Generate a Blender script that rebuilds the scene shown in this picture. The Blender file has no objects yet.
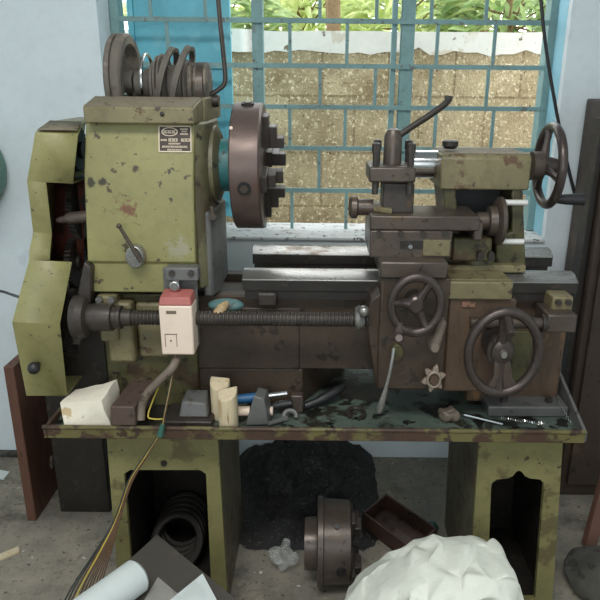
import bpy, bmesh, math, random
from mathutils import Vector, Matrix, noise
random.seed(7)
SC = bpy.context.scene
COL = SC.collection
PI = math.pi

# ------------------------------------------------------------------ camera
F = 650.0; UC = 320.0; VC = 300.0
CAM = Vector((0, -1.35, 1.345)); PITCH = math.radians(18.5); ROLL = math.radians(0.55)
FWD = Vector((0, math.cos(PITCH), -math.sin(PITCH)))
UP0 = Vector((0, math.sin(PITCH), math.cos(PITCH)))
X0 = Vector((1, 0, 0))
RIGHT = X0 * math.cos(ROLL) + UP0 * math.sin(ROLL)
UP = -X0 * math.sin(ROLL) + UP0 * math.cos(ROLL)
cd = bpy.data.cameras.new('camera'); cam = bpy.data.objects.new('camera', cd); COL.objects.link(cam)
cd.sensor_width = 36; cd.lens = 36 * F / 600; cd.shift_x = -(UC - 300) / 600; cd.clip_start = 0.02
B = -FWD
cam.matrix_world = Matrix(((RIGHT.x, UP.x, B.x, CAM.x), (RIGHT.y, UP.y, B.y, CAM.y), (RIGHT.z, UP.z, B.z, CAM.z), (0, 0, 0, 1)))
SC.camera = cam

def ray(u, v): return FWD + RIGHT * ((u - UC) / F) - UP * ((v - VC) / F)
def P(u, v, Y):
    d = ray(u, v); return CAM + d * ((Y - CAM.y) / d.y)
def G(u, v, z=0.0):
    d = ray(u, v); return CAM + d * ((z - CAM.z) / d.z)
def XP(u, v, Y): return P(u, v, Y).x
def ZP(u, v, Y): return P(u, v, Y).z

# ------------------------------------------------------------------ materials
def srgb(r, g, b):
    f = lambda c: (c / 255 / 12.92) if c / 255 <= .04045 else ((c / 255 + .055) / 1.055) ** 2.4
    return (f(r), f(g), f(b), 1)
def nt(name):
    m = bpy.data.materials.new(name); m.use_nodes = True
    t = m.node_tree; n = t.nodes; b = n['Principled BSDF']
    return m, t, n, b
def noise_n(t, co, scale, detail=4, rough=.55):
    x = t.nodes.new('ShaderNodeTexNoise'); x.inputs['Scale'].default_value = scale
    x.inputs['Detail'].default_value = detail; x.inputs['Roughness'].default_value = rough
    t.links.new(co, x.inputs['Vector']); return x.outputs['Fac']
def ramp(t, fac, a, b):
    r = t.nodes.new('ShaderNodeMapRange'); r.inputs['From Min'].default_value = a; r.inputs['From Max'].default_value = b
    t.links.new(fac, r.inputs['Value']); return r.outputs['Result']
def mix(t, fac, a, b):
    m = t.nodes.new('ShaderNodeMix'); m.data_type = 'RGBA'
    for s, val in ((0, fac), (6, a), (7, b)):
        if hasattr(val, 'links'): t.links.new(val, m.inputs[s])
        else: m.inputs[s].default_value = val
    return m.outputs[2]
def mat(name, base, chip=None, rust=None, rough=.5, metal=0, chips=.64, cs=60, rs=9, ra=.62, vary=.25, bump=.15, bs=120, stretch=None, dirt=None, da=.5):
    m, t, n, b = nt(name)
    tc = n.new('ShaderNodeTexCoord'); co = tc.outputs['Object']
    oi = n.new('ShaderNodeObjectInfo')
    va = n.new('ShaderNodeVectorMath'); va.operation = 'ADD'
    t.links.new(co, va.inputs[0]); t.links.new(oi.outputs['Location'], va.inputs[1]); co = va.outputs[0]
    if stretch:
        mp = n.new('ShaderNodeMapping'); mp.inputs['Scale'].default_value = stretch; t.links.new(co, mp.inputs['Vector']); co = mp.outputs[0]
    base = srgb(*base)
    dk = tuple(c * (1 - vary) for c in base[:3]) + (1,)
    lt = tuple(min(1, c * (1 + vary)) for c in base[:3]) + (1,)
    c = mix(t, ramp(t, noise_n(t, co, 7), .3, .7), dk, lt)
    g2 = tuple(x * .62 for x in base[:3]) + (1,)
    mm = t.nodes.new('ShaderNodeMath'); mm.operation = 'MULTIPLY'; mm.inputs[1].default_value = min(.6, vary * 2.6)
    t.links.new(ramp(t, noise_n(t, co, 34, 5, .7), .48, .66), mm.inputs[0]); c = mix(t, mm.outputs[0], c, g2)
    if dirt: c = mix(t, ramp(t, noise_n(t, co, 5, 6, .65), da - .08, da + .1), c, srgb(*dirt))
    if rust: c = mix(t, ramp(t, noise_n(t, co, rs, 6, .65), ra, ra + .05), c, srgb(*rust))
    if chip: c = mix(t, ramp(t, noise_n(t, co, cs, 5, .6), chips, chips + .03), c, srgb(*chip))
    t.links.new(c, b.inputs['Base Color'])
    b.inputs['Roughness'].default_value = rough; b.inputs['Metallic'].default_value = metal
    rr = ramp(t, noise_n(t, co, 25), .2, .8); mr = n.new('ShaderNodeMath'); mr.operation = 'MULTIPLY_ADD'
    t.links.new(rr, mr.inputs[0]); mr.inputs[1].default_value = .18; mr.inputs[2].default_value = rough - .09
    t.links.new(mr.outputs[0], b.inputs['Roughness'])
    if bump:
        bp = n.new('ShaderNodeBump'); bp.inputs['Strength'].default_value = bump; bp.inputs['Distance'].default_value = .003
        t.links.new(noise_n(t, co, bs, 4), bp.inputs['Height']); t.links.new(bp.outputs[0], b.inputs['Normal'])
    return m

M = {}
M['green'] = mat('olive_paint', (138, 134, 88), (70, 64, 48), (112, 88, 52), .42, chips=.655, cs=75, rs=16, ra=.70, vary=.14)
M['headstock_green'] = None
M['green_worn'] = mat('worn_olive_paint', (118, 110, 80), (66, 56, 44), (94, 72, 52), .5, chips=.62, cs=50, rs=14, ra=.58, vary=.2)
M['green_ped'] = mat('pedestal_paint', (124, 119, 78), (72, 62, 46), (98, 90, 60), .5, chips=.64, cs=35, rs=8, ra=.58, vary=.15)
M['ped_side'] = mat('grimy_pedestal_side', (104, 98, 78), (66, 58, 46), (88, 76, 60), .6, chips=.6, cs=25, rs=6, ra=.5, vary=.2)
M['cheek'] = mat('greasy_cheek_paint', (112, 108, 82), (60, 56, 46), (92, 84, 66), .42, chips=.60, cs=30, rs=8, ra=.52, vary=.2)
M['green_grime'] = mat('greasy_olive_paint', (82, 78, 50), (48, 42, 30), (70, 54, 38), .45, chips=.58, cs=40, rs=9, ra=.5, vary=.3)
M['tray'] = mat('tray_rim_paint', (100, 94, 56), (60, 44, 34), (70, 50, 38), .55, chips=.56, cs=30, rs=11, ra=.47, vary=.2)
M['tray_floor'] = mat('oily_teal_tray', (92, 105, 96), (28, 28, 26), (48, 46, 38), .35, chips=.56, cs=22, rs=7, ra=.5, vary=.25)
M['brown'] = mat('greasy_brown_casting', (66, 54, 43), (42, 34, 28), (84, 76, 50), .5, chips=.6, cs=30, rs=8, ra=.66, vary=.3)
M['rusty'] = mat('rust_brown_casting', (82, 65, 51), (62, 48, 38), (122, 92, 62), .5, chips=.62, cs=35, rs=9, ra=.6, vary=.28, stretch=(1.6, 1.6, .5))
M['steel'] = mat('dusty_brown_steel', (88, 78, 70), (58, 50, 44), (92, 76, 58), .36, metal=.35, chips=.62, cs=60, rs=14, ra=.6, vary=.2)
M['steel_dark'] = mat('dark_greasy_steel', (66, 60, 56), (46, 42, 38), (84, 66, 52), .42, metal=.3, chips=.62, cs=45, rs=12, ra=.64, vary=.25)
M['chuck'] = mat('brown_oxidised_chuck', (100, 84, 78), (80, 62, 56), (98, 76, 66), .4, metal=.4, chips=.66, cs=50, rs=10, ra=.58, vary=.12, bump=.06)
M['way'] = mat('ground_way_steel', (158, 156, 152), (84, 76, 68), (110, 100, 90), .28, metal=.75, chips=.66, cs=40, rs=9, ra=.6, vary=.2, bump=.04, stretch=(.4, 1, 1))
M['chrome'] = mat('bright_steel', (205, 205, 205), None, (150, 142, 132), .16, metal=1, rs=20, ra=.66, vary=.06, bump=0)
M['wheel'] = mat('worn_cast_wheel', (80, 71, 67), (62, 54, 50), None, .32, metal=.55, chips=.62, cs=60, vary=.15, bump=.05)
M['black'] = mat('black_rubber', (34, 34, 36), None, None, .45, vary=.2)
M['dark'] = mat('oily_and_shade_black', (40, 36, 32), (58, 50, 42), None, .5, chips=.6, cs=40, vary=.3)  # black for oily parts, also used as painted shade in recesses
M['pulley'] = mat('dusty_grey_pulley', (98, 92, 84), (84, 76, 66), (130, 120, 106), .75, chips=.62, cs=40, rs=8, ra=.55, vary=.15)
M['dust'] = mat('dusty_casting_top', (118, 110, 92), (84, 80, 62), (104, 100, 70), .8, chips=.6, cs=40, rs=10, ra=.6, vary=.12)
M['teal'] = mat('teal_spindle_paint', (52, 112, 112), (50, 60, 58), (62, 84, 80), .45, chips=.62, cs=40, rs=16, ra=.6, vary=.15)
M['grey'] = mat('grey_enamel', (98, 98, 96), (62, 58, 54), (80, 72, 64), .45, chips=.63, cs=50, rs=14, ra=.64, vary=.15)
M['gear'] = mat('greasy_gear_steel', (62, 58, 54), (34, 30, 28), None, .45, metal=.4, chips=.56, cs=50, vary=.2)
M['wall'] = mat('pale_blue_wall', (214, 224, 228), (170, 176, 174), (202, 212, 218), .85, chips=.76, cs=18, rs=3, ra=.6, vary=.04, bump=.1, bs=60)
M['teal_win'] = mat('turquoise_window_paint', (122, 156, 156), (104, 112, 106), (120, 132, 128), .6, chips=.62, cs=30, rs=20, ra=.62, vary=.15)
M['shutter'] = mat('light_blue_shutter', (106, 186, 204), (120, 168, 176), (124, 194, 208), .5, chips=.7, cs=40, rs=5, ra=.56, vary=.08, bump=.05)
M['jamb'] = mat('pale_blue_jamb', (150, 204, 222), (120, 160, 170), None, .6, chips=.7, cs=30, vary=.06)
M['sill'] = mat('dirty_white_sill', (200, 204, 204), (90, 86, 80), (160, 160, 156), .85, chips=.6, cs=45, rs=10, ra=.6, vary=.06, bump=.4)
M['bark'] = mat('tree_bark', (120, 100, 72), (80, 66, 48), None, .9, vary=.3, bump=.5)
M['white_box'] = mat('aged_white_plastic', (230, 210, 192), (170, 130, 100), (206, 186, 160), .45, chips=.72, cs=30, rs=14, ra=.62, vary=.05, bump=.03)
M['pink'] = mat('faded_red_plastic', (170, 98, 92), (150, 80, 74), None, .5, chips=.66, cs=40, vary=.08)
M['foam'] = mat('yellowed_foam', (236, 228, 210), (170, 150, 110), (204, 180, 140), .8, chips=.66, cs=50, rs=14, ra=.6, vary=.06, bump=.3)
M['wood'] = mat('raw_turned_wood', (208, 192, 160), (150, 126, 92), (186, 160, 120), .7, chips=.66, cs=40, rs=10, ra=.6, vary=.1, stretch=(3, 3, .4), bump=.2)
M['wood_brown'] = mat('brown_board', (98, 66, 52), (66, 46, 38), (82, 56, 44), .6, chips=.62, cs=30, rs=6, ra=.55, vary=.15, stretch=(1, 1, .3))
M['iron'] = mat('rusted_iron_bar', (92, 76, 68), (66, 54, 48), (104, 80, 66), .6, metal=.2, chips=.6, cs=50, vary=.15)
M['conduit'] = mat('dirty_grey_conduit', (116, 104, 92), (80, 68, 58), None, .6, chips=.6, cs=30, vary=.15)
M['star'] = mat('worn_pale_metal', (150, 136, 122), (100, 88, 76), None, .5, metal=.2, chips=.6, cs=40, vary=.15)
M['bright'] = mat('polished_handle_steel', (232, 230, 226), None, None, .3, metal=.35, vary=.04, bump=0)
M['hose'] = mat('dark_hose', (46, 42, 37), None, None, .6, vary=.15)
M['wire'] = mat('brown_wire', (96, 72, 52), None, None, .5, vary=.2, bump=0)
M['wire_y'] = mat('yellow_wire', (206, 186, 84), None, None, .45, vary=.1, bump=0)
M['wire_k'] = mat('dark_grey_wire', (52, 56, 54), None, None, .5, vary=.1, bump=0)
M['tape'] = mat('green_tape', (46, 92, 82), None, None, .45, vary=.15)
M['blue'] = mat('blue_plastic', (40, 96, 140), (30, 50, 64), None, .4, chips=.64, cs=40, vary=.1)
M['paper'] = mat('white_paper', (206, 214, 212), None, (196, 204, 202), .6, rs=10, ra=.55, vary=.04, bump=.04)
M['grey_paper'] = mat('grey_translucent_sheet', (150, 148, 142), None, (128, 126, 120), .45, rs=10, ra=.55, vary=.08, bump=.05)
M['board'] = mat('dark_grey_board', (82, 78, 74), (60, 56, 52), (96, 86, 78), .38, chips=.68, cs=40, rs=5, ra=.56, vary=.08, bump=.03)
M['sack'] = mat('white_woven_sack', (226, 228, 216), (150, 146, 130), (206, 206, 192), .62, chips=.74, cs=30, rs=8, ra=.6, vary=.05, bump=1.0, bs=38)
M['redbox'] = mat('dark_red_box', (84, 62, 54), (52, 40, 36), None, .6, chips=.6, cs=30, vary=.2)
M['skirt'] = mat('grimy_skirting', (74, 72, 66), (50, 48, 44), None, .85, chips=.58, cs=20, vary=.2)
M['cabinet'] = mat('dark_brown_steel_cabinet', (62, 50, 42), (40, 34, 30), (80, 62, 48), .5, chips=.62, cs=30, rs=6, ra=.58, vary=.15)
M['green_case'] = mat('green_casing', (92, 136, 120), (66, 96, 84), None, .5, vary=.1)
M['brass'] = mat('nameplate_brass', (206, 190, 168), None, None, .35, metal=.6, vary=.08, bump=0)
M['plate'] = mat('nameplate_dark', (58, 44, 36), None, None, .4, vary=.1, bump=0)
M['copper'] = mat('copper_tag', (140, 104, 86), (90, 70, 56), None, .45, chips=.55, cs=60, vary=.15)
M['ceiling'] = mat('ceiling_plaster', (200, 204, 204), None, None, .9, vary=.05)
M['swarf'] = mat('black_swarf', (32, 30, 28), (104, 98, 90), None, .6, chips=.61, cs=120, vary=.3, bump=.9, bs=90)

def m_blocks():
    m, t, n, b = nt('concrete_block_wall')
    tc = n.new('ShaderNodeTexCoord'); co = tc.outputs['Object']
    mp = n.new('ShaderNodeMapping'); mp.inputs['Rotation'].default_value = (PI / 2, 0, 0); t.links.new(co, mp.inputs['Vector'])
    br = n.new('ShaderNodeTexBrick'); t.links.new(mp.outputs[0], br.inputs['Vector'])
    br.inputs['Scale'].default_value = 1; br.inputs['Brick Width'].default_value = .275; br.inputs['Row Height'].default_value = .232
    br.inputs['Mortar Size'].default_value = .007; br.inputs['Mortar Smooth'].default_value = .6
    br.inputs['Color1'].default_value = srgb(196, 178, 142); br.inputs['Color2'].default_value = srgb(176, 158, 124); br.inputs['Mortar'].default_value = srgb(146, 128, 98)
    c = br.outputs['Color']
    c = mix(t, ramp(t, noise_n(t, co, 4, 6, .7), .45, .7), c, srgb(140, 120, 88))
    c = mix(t, ramp(t, noise_n(t, co, 75, 3, .7), .55, .66), c, srgb(232, 216, 182))
    c = mix(t, ramp(t, noise_n(t, co, 60, 3, .7), .60, .68), c, srgb(84, 66, 44))
    t.links.new(c, b.inputs['Base Color']); b.inputs['Roughness'].default_value = .95
    bp = n.new('ShaderNodeBump'); bp.inputs['Strength'].default_value = .8; bp.inputs['Distance'].default_value = .01
    t.links.new(noise_n(t, co, 90), bp.inputs['Height']); t.links.new(bp.outputs[0], b.inputs['Normal'])
    return m
def m_head():
    m = mat('headstock_paint', (138, 134, 88), (76, 68, 52), (112, 96, 62), .42, chips=.635, cs=42, rs=20, ra=.68, vary=.12)
    t = m.node_tree; b = t.nodes['Principled BSDF']; tc = t.nodes.new('ShaderNodeTexCoord'); co = tc.outputs['Object']
    c = b.inputs['Base Color'].links[0].from_socket
    for (px_, pz_, R_, col) in ((-.025, .20, .024, (112, 78, 56)), (-.015, .345, .012, (128, 98, 66)), (-.10, .255, .010, (60, 56, 42)), (-.075, .255, .009, (60, 56, 42)), (.0, .375, .010, (84, 76, 56)), (.0, .285, .008, (70, 62, 46)), (.09, .11, .03, (150, 146, 122))):
        d = t.nodes.new('ShaderNodeVectorMath'); d.operation = 'DISTANCE'; d.inputs[1].default_value = (px_, -.14, pz_); t.links.new(co, d.inputs[0])
        a = t.nodes.new('ShaderNodeMath'); a.operation = 'MULTIPLY_ADD'; t.links.new(noise_n(t, co, 60, 4, .7), a.inputs[0]); a.inputs[1].default_value = R_ * 4; t.links.new(d.outputs['Value'], a.inputs[2])
        c = mix(t, ramp(t, a.outputs[0], R_ * 3.0, R_ * 2.4), c, srgb(*col))
    t.links.new(c, b.inputs['Base Color']); return m
M['headstock_green'] = m_head()
M['blocks'] = m_blocks()
M['coping'] = mat('weathered_white_render', (226, 222, 212), (120, 108, 90), (206, 196, 178), .9, chips=.66, cs=20, rs=8, ra=.58, vary=.05, bump=.6, bs=40)
def m_floor():
    m, t, n, b = nt('grimy_concrete_floor')
    tc = n.new('ShaderNodeTexCoord'); co = tc.outputs['Object']
    c = mix(t, ramp(t, noise_n(t, co, 3, 6, .7), .35, .65), srgb(108, 107, 98), srgb(160, 150, 134))
    c = mix(t, ramp(t, noise_n(t, co, 5, 6, .7), .52, .68), c, srgb(88, 84, 75))
    c = mix(t, ramp(t, noise_n(t, co, 60, 4, .7), .60, .66), c, srgb(58, 54, 48))
    c = mix(t, ramp(t, noise_n(t, co, 38, 3, .6), .70, .73), c, srgb(206, 200, 188))
    t.links.new(c, b.inputs['Base Color']); b.inputs['Roughness'].default_value = .8
    bp = n.new('ShaderNodeBump'); bp.inputs['Strength'].default_value = .5; bp.inputs['Distance'].default_value = .004
    t.links.new(noise_n(t, co, 70), bp.inputs['Height']); t.links.new(bp.outputs[0], b.inputs['Normal'])
    return m
M['floor'] = m_floor()
def m_leaf(name, c1, c2):
    m, t, n, b = nt(name)
    oi = n.new('ShaderNodeTexCoord')
    c = mix(t, ramp(t, noise_n(t, oi.outputs['Object'], 14, 3), .3, .7), srgb(*c1), srgb(*c2))
    t.links.new(c, b.inputs['Base Color']); b.inputs['Roughness'].default_value = .5
    tr = n.new('ShaderNodeBsdfTranslucent'); t.links.new(c, tr.inputs['Color'])
    ms = n.new('ShaderNodeMixShader'); ms.inputs[0].default_value = .45
    t.links.new(b.outputs[0], ms.inputs[1]); t.links.new(tr.outputs[0], ms.inputs[2])
    t.links.new(ms.outputs[0], n['Material Output'].inputs['Surface'])
    return m
M['leaf_a'] = m_leaf('yellow_green_leaves', (172, 192, 110), (226, 234, 178))
M['leaf_b'] = m_leaf('mid_green_leaves', (110, 142, 84), (184, 204, 140))
def m_bag():
    m, t, n, b = nt('clear_plastic')
    b.inputs['Base Color'].default_value = srgb(214, 218, 214); b.inputs['Roughness'].default_value = .18
    b.inputs['Transmission Weight'].default_value = .35; b.inputs['IOR'].default_value = 1.3
    b.inputs['Alpha'].default_value = .38
    return m
M['bag'] = m_bag()

# ------------------------------------------------------------------ mesh builder
class MB:
    def __init__(s): s.bm = bmesh.new()
    def box(s, x0, x1, y0, y1, z0, z1):
        return s.hexa([(x0, y0, z0), (x1, y0, z0), (x1, y1, z0), (x0, y1, z0), (x0, y0, z1), (x1, y0, z1), (x1, y1, z1), (x0, y1, z1)])
    def hexa(s, p):
        v = [s.bm.verts.new(q) for q in p]
        for f in ((3, 2, 1, 0), (4, 5, 6, 7), (0, 1, 5, 4), (1, 2, 6, 5), (2, 3, 7, 6), (3, 0, 4, 7)):
            s.bm.faces.new([v[i] for i in f])
        return s
    def pbox(s, u0, v0, u1, v1, Y0, Y1):
        um, vm = (u0 + u1) / 2, (v0 + v1) / 2
        return s.box(XP(u0, vm, Y0), XP(u1, vm, Y0), Y0, Y1, ZP(um, v1, Y0), ZP(um, v0, Y0))
    def ext(s, pts, d):          # extrude a 3D polygon by vector d
        d = Vector(d); n = len(pts)
        a = [s.bm.verts.new(p) for p in pts]; b = [s.bm.verts.new(Vector(p) + d) for p in pts]
        s.bm.faces.new(a); s.bm.faces.new(b[::-1])
        for i in range(n):
            j = (i + 1) % n; s.bm.faces.new((a[j], a[i], b[i], b[j]))
        return s
    def prism(s, uv, Y0, Y1): return s.ext([P(u, v, Y0) for u, v in uv], (0, Y1 - Y0, 0))
    def xprof(s, yz, x0, x1): return s.ext([(x0, y, z) for y, z in yz], (x1 - x0, 0, 0))
    def plan(s, xy, z0, z1): return s.ext([(x, y, z0) for x, y in xy], (0, 0, z1 - z0))
    def lathe(s, prof, c, axis='x', seg=40, sx=1.0, caps=True):
        c = Vector(c); rings = []
        for a, r in prof:
            ring = []
            for k in range(seg):
                t = 2 * PI * k / seg; p, q = r * math.cos(t), r * math.sin(t)
                if axis == 'x': w = (a, p * sx, q)
                elif axis == 'y': w = (p * sx, a, q)
                else: w = (p * sx, q, a)
                ring.append(s.bm.verts.new(c + Vector(w)))
            rings.append(ring)
        for A, Bq in zip(rings, rings[1:]):
            for k in range(seg):
                j = (k + 1) % seg; s.bm.faces.new((A[k], A[j], Bq[j], Bq[k]))
        if caps: s.bm.faces.new(rings[0][::-1]); s.bm.faces.new(rings[-1])
        else:
            for k in range(seg):
                j = (k + 1) % seg; s.bm.faces.new((rings[-1][k], rings[-1][j], rings[0][j], rings[0][k]))
        return s
    def tube(s, pts, r, seg=10, closed=False):
        pts = [Vector(p) for p in pts]; n = len(pts); rings = []
        rr = r if isinstance(r, (list, tuple)) else [r] * n
        prev = None
        for i, p in enumerate(pts):
            if closed: d = pts[(i + 1) % n] - pts[i - 1]
            else: d = pts[min(i + 1, n - 1)] - pts[max(i - 1, 0)]
            if d.length < 1e-9: d = Vector((0, 0, 1))
            d.normalize()
            if prev is None:
                ref = Vector((0, 0, 1)) if abs(d.z) < .9 else Vector((0, 1, 0)); a = d.cross(ref).normalized()
            else:
                a = prev - d * prev.dot(d); a = a.normalized() if a.length > 1e-6 else d.orthogonal().normalized()
            prev = a; b = d.cross(a)
            rings.append([s.bm.verts.new(p + (a * math.cos(2 * PI * k / seg) + b * math.sin(2 * PI * k / seg)) * rr[i]) for k in range(seg)])
        prs = list(zip(rings, rings[1:]))
        if closed: prs.append((rings[-1], rings[0]))
        for A, Bq in prs:
            for k in range(seg):
                j = (k + 1) % seg; s.bm.faces.new((A[k], A[j], Bq[j], Bq[k]))
        if not closed: s.bm.faces.new(rings[0][::-1]); s.bm.faces.new(rings[-1])
        return s
    def torus(s, c, axis, R, r, sx=1.0, seg=48, rs=12, ry=1.0):
        c = Vector(c); pts = []
        rings = []
        for k in range(seg):
            t = 2 * PI * k / seg; ring = []
            for j in range(rs):
                w = 2 * PI * j / rs; rad = R + r * math.cos(w); ax = r * math.sin(w) * ry
                p, q = rad * math.cos(t), rad * math.sin(t)
                ring.append(s.bm.verts.new(c + Vector((ax, p, q) if axis == 'x' else (p * sx, ax, q))))
            rings.append(ring)
        for k in range(seg):
            A, Bq = rings[k], rings[(k + 1) % seg]
            for j in range(rs):
                i = (j + 1) % rs; s.bm.faces.new((A[j], A[i], Bq[i], Bq[j]))
        return s
    def ball(s, c, r, sc=(1, 1, 1), seg=16):
        bmesh.ops.create_uvsphere(s.bm, u_segments=seg, v_segments=seg // 2 + 2, radius=r, matrix=Matrix.Translation(c) @ Matrix.Diagonal((*sc, 1)))
        return s
    def build(s, name, m, parent=None, bev=0.0, ang=35, seg=2, sol=0, sub=0):
        bm = s.bm
        bmesh.ops.recalc_face_normals(bm, faces=bm.faces)
        me = bpy.data.meshes.new(name)
        xs = [v.co.x for v in bm.verts]; ys = [v.co.y for v in bm.verts]; zs = [v.co.z for v in bm.verts]
        o0 = Vector(((min(xs) + max(xs)) / 2, (min(ys) + max(ys)) / 2, min(zs)))
        bmesh.ops.translate(bm, verts=bm.verts, vec=-o0)
        bm.to_mesh(me); bm.free()
        for p in me.polygons: p.use_smooth = True
        me.set_sharp_from_angle(angle=math.radians(ang))
        me.materials.append(M[m] if isinstance(m, str) else m)
        o = bpy.data.objects.new(name, me); COL.objects.link(o)
        o['_w'] = list(o0)
        if parent is not None:
            o.parent = parent; o.location = o0 - Vector(parent['_w'])
        else: o.location = o0
        if sol:
            md = o.modifiers.new('thickness', 'SOLIDIFY'); md.thickness = sol; md.offset = 0
        if bev:
            md = o.modifiers.new('bevel', 'BEVEL'); md.width = bev; md.segments = seg; md.limit_method = 'ANGLE'; md.angle_limit = math.radians(40)
            md.harden_normals = False
        if sub:
            md = o.modifiers.new('sub', 'SUBSURF'); md.levels = sub; md.render_levels = sub
        return o
def tag(o, label=None, cat=None, group=None, kind=None):
    if label: o['label'] = label
    if cat: o['category'] = cat
    if group: o['group'] = group
    if kind: o['kind'] = kind
    return o
def empty(name, loc):
    o = bpy.data.objects.new(name, None); COL.objects.link(o); o.location = loc; o['_w'] = list(loc); o.empty_display_size = .05
    return o
def lerp(a, b, t): return a + (b - a) * t
def smoothpath(pts, n=8):
    pts = [Vector(p) for p in pts]; out = []
    for i in range(len(pts) - 1):
        p0 = pts[max(i - 1, 0)]; p1 = pts[i]; p2 = pts[i + 1]; p3 = pts[min(i + 2, len(pts) - 1)]
        for k in range(n):
            t = k / n
            out.append(.5 * ((2 * p1) + (p2 - p0) * t + (2 * p0 - 5 * p1 + 4 * p2 - p3) * t * t + (3 * p1 - p0 - 3 * p2 + p3) * t ** 3))
    out.append(pts[-1]); return out

# ------------------------------------------------------------------ the room
WY = .80                                     # inner face of the window wall
XL, XR, YF, ZC = -1.7, 1.5, -3.2, 2.7
WX0, WX1 = XP(105, 100, WY), XP(561, 100, WY)
WZ0, WZ1 = ZP(300, 240, WY), 2.15
TH = .2
w = MB()
w.box(XL, WX0, WY, WY + TH, 0, ZC); w.box(WX1, XR, WY, WY + TH, 0, ZC)
w.box(WX0, WX1, WY, WY + TH, 0, WZ0); w.box(WX0, WX1, WY, WY + TH, WZ1, ZC)
tag(w.build('wall_back', 'wall'), kind='structure')
tag(MB().box(XL - .1, XR + .1, YF, WY, -.1, 0).build('floor', 'floor'), kind='structure')
tag(MB().box(XL, XL - .1, YF, WY + .2, 0, ZC).build('wall_left', 'wall'), kind='structure')
tag(MB().box(XR, XR + .1, YF, WY + .2, 0, ZC).build('wall_right', 'wall'), kind='structure')
tag(MB().box(XL - .1, XR + .1, YF, WY + .2, ZC, ZC + .1).build('ceiling', 'ceiling'), kind='structure')
b = MB(); b.box(XL, XP(60, 470, .76), .77, .799, 0, .018)
tag(b.build('baseboard_left', 'skirt', bev=.004), kind='structure')
b = MB(); b.box(WX0, WX1, WY - .012, WY + TH + .03, WZ0, WZ0 + .012)
tag(b.build('trim_1', 'sill', bev=.004), kind='structure')

tag(MB().box(XL - .1, XR + .1, YF - .1, YF, 0, ZC).build('wall_front', 'wall'), kind='structure')
# window
GY = .93
win = empty('window_1', (0, GY, WZ0 + .012)); tag(win, kind='structure')
fr = MB()
z0 = WZ0 + .013
def vbar(mb, uc, wpx, Y, d, za, zb):
    x = XP(uc, 120, Y); hw = wpx / 2 / 650 * 2.2
    mb.box(x - hw, x + hw, Y, Y + d, za, zb)
xr0 = XP(540, 100, GY)
fr.box(WX0, WX0 + .03, GY - .01, GY + .05, z0, WZ1); fr.box(xr0, xr0 + .035, GY - .01, GY + .05, z0, WZ1)
fr.box(WX0, WX1, GY - .01, GY + .05, WZ1 - .05, WZ1); fr.build('window_frame', 'teal_win', win, bev=.003)
jb = MB(); jb.box(xr0 + .035, WX1 - .001, WY + .03, WY + TH, z0, WZ1); jb.build('jamb', 'jamb', win, bev=.004)
for uc, wp in ((259, 11), (404, 13)):
    q = MB(); vbar(q, uc, wp, GY, .04, z0, WZ1); q.build('mullion', 'teal_win', win, bev=.003)
q = MB(); vbar(q, 391, 5, GY + .005, .03, z0, WZ1); q.build('mullion', 'teal_win', win, bev=.002)
vs = [-22, 21, 66, 107, 148, 190, 232]
zs = [ZP(320, v, GY) for v in vs]
g = MB()
x_l, x_r = WX0 + .03, xr0
for z in zs[1:-1]: g.box(x_l, x_r, GY - .012, GY - .004, z - .0075, z + .0075)
stag = [(150, 205, 320, 377, 432, 487), (168, 290, 347, 437, 494), (150, 205, 320, 375, 430, 487), (165, 290, 345, 435, 492), (150, 205, 319, 465, 517), (165, 292, 346, 440, 494)]
for i in range(6):
    for u in stag[i]:
        x = XP(u, (vs[i] + vs[i + 1]) / 2, GY); g.box(x - .0055, x + .0055, GY - .008, GY, zs[i + 1] if i < 5 else z0, zs[i])
for u in (150, 205, 319, 375, 430, 487):
    x = XP(u, 10, GY); g.box(x - .0055, x + .0055, GY - .008, GY, zs[0], zs[0] + .11)
g.build('window_grille', 'teal_win', win)
# opened shutter leaf standing outside the grille
SY = 1.03
sh = MB(); xa, xb = WX0 + .03, XP(233, 100, SY)
sh.box(xa, xb, SY, SY + .012, z0 + .02, WZ1 - .02); s_o = sh.build('shutter', 'shutter', win, bev=.002); s_o['label'] = 'light blue sheet steel shutter leaf'
sf = MB()
for (a, c) in ((xa, xa + .02), (xb - .03, xb)): sf.box(a, c, SY - .012, SY, z0 + .02, WZ1 - .02)
for z in (ZP(180, 66, SY), ZP(180, 200, SY)): sf.box(xa, xb, SY - .01, SY, z - .008, z + .008)
sf.build('shutter_frame', 'shutter', win, bev=.002)

# outside: block wall and garden
OY = 1.5
oz = ZP(320, 50, OY)
tag(MB().box(-2.2, 2.2, OY, OY + .2, -.1, oz + .03).build('wall_outside', 'blocks'), kind='structure')
cp = MB(); n = 90; top = ZP(320, 31, OY)
for i in range(n):
    xa = -2.2 + 4.4 * i / n; xb = xa + 4.4 / n
    za = oz - .008 + .035 * noise.noise((xa * 14, 0, 1)); zt = top + .012 * noise.noise((xa * 4, 2, 1)); zb2 = top + .012 * noise.noise((xb * 4, 2, 1)); zc = oz - .008 + .035 * noise.noise((xb * 14, 0, 1))
    cp.hexa([(xa, OY - .012, za), (xb, OY - .012, zc), (xb, OY + .21, zc), (xa, OY + .21, za), (xa, OY - .012, zt), (xb, OY - .012, zb2), (xb, OY + .21, zb2), (xa, OY + .21, zt)])
bmesh.ops.remove_doubles(cp.bm, verts=cp.bm.verts, dist=.0001)
tag(cp.build('trim_2', 'coping'), kind='structure')
tag(MB().box(-4, 4, WY + TH, 6, -.15, -.05).build('ground_outside', 'floor'), kind='structure')
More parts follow.
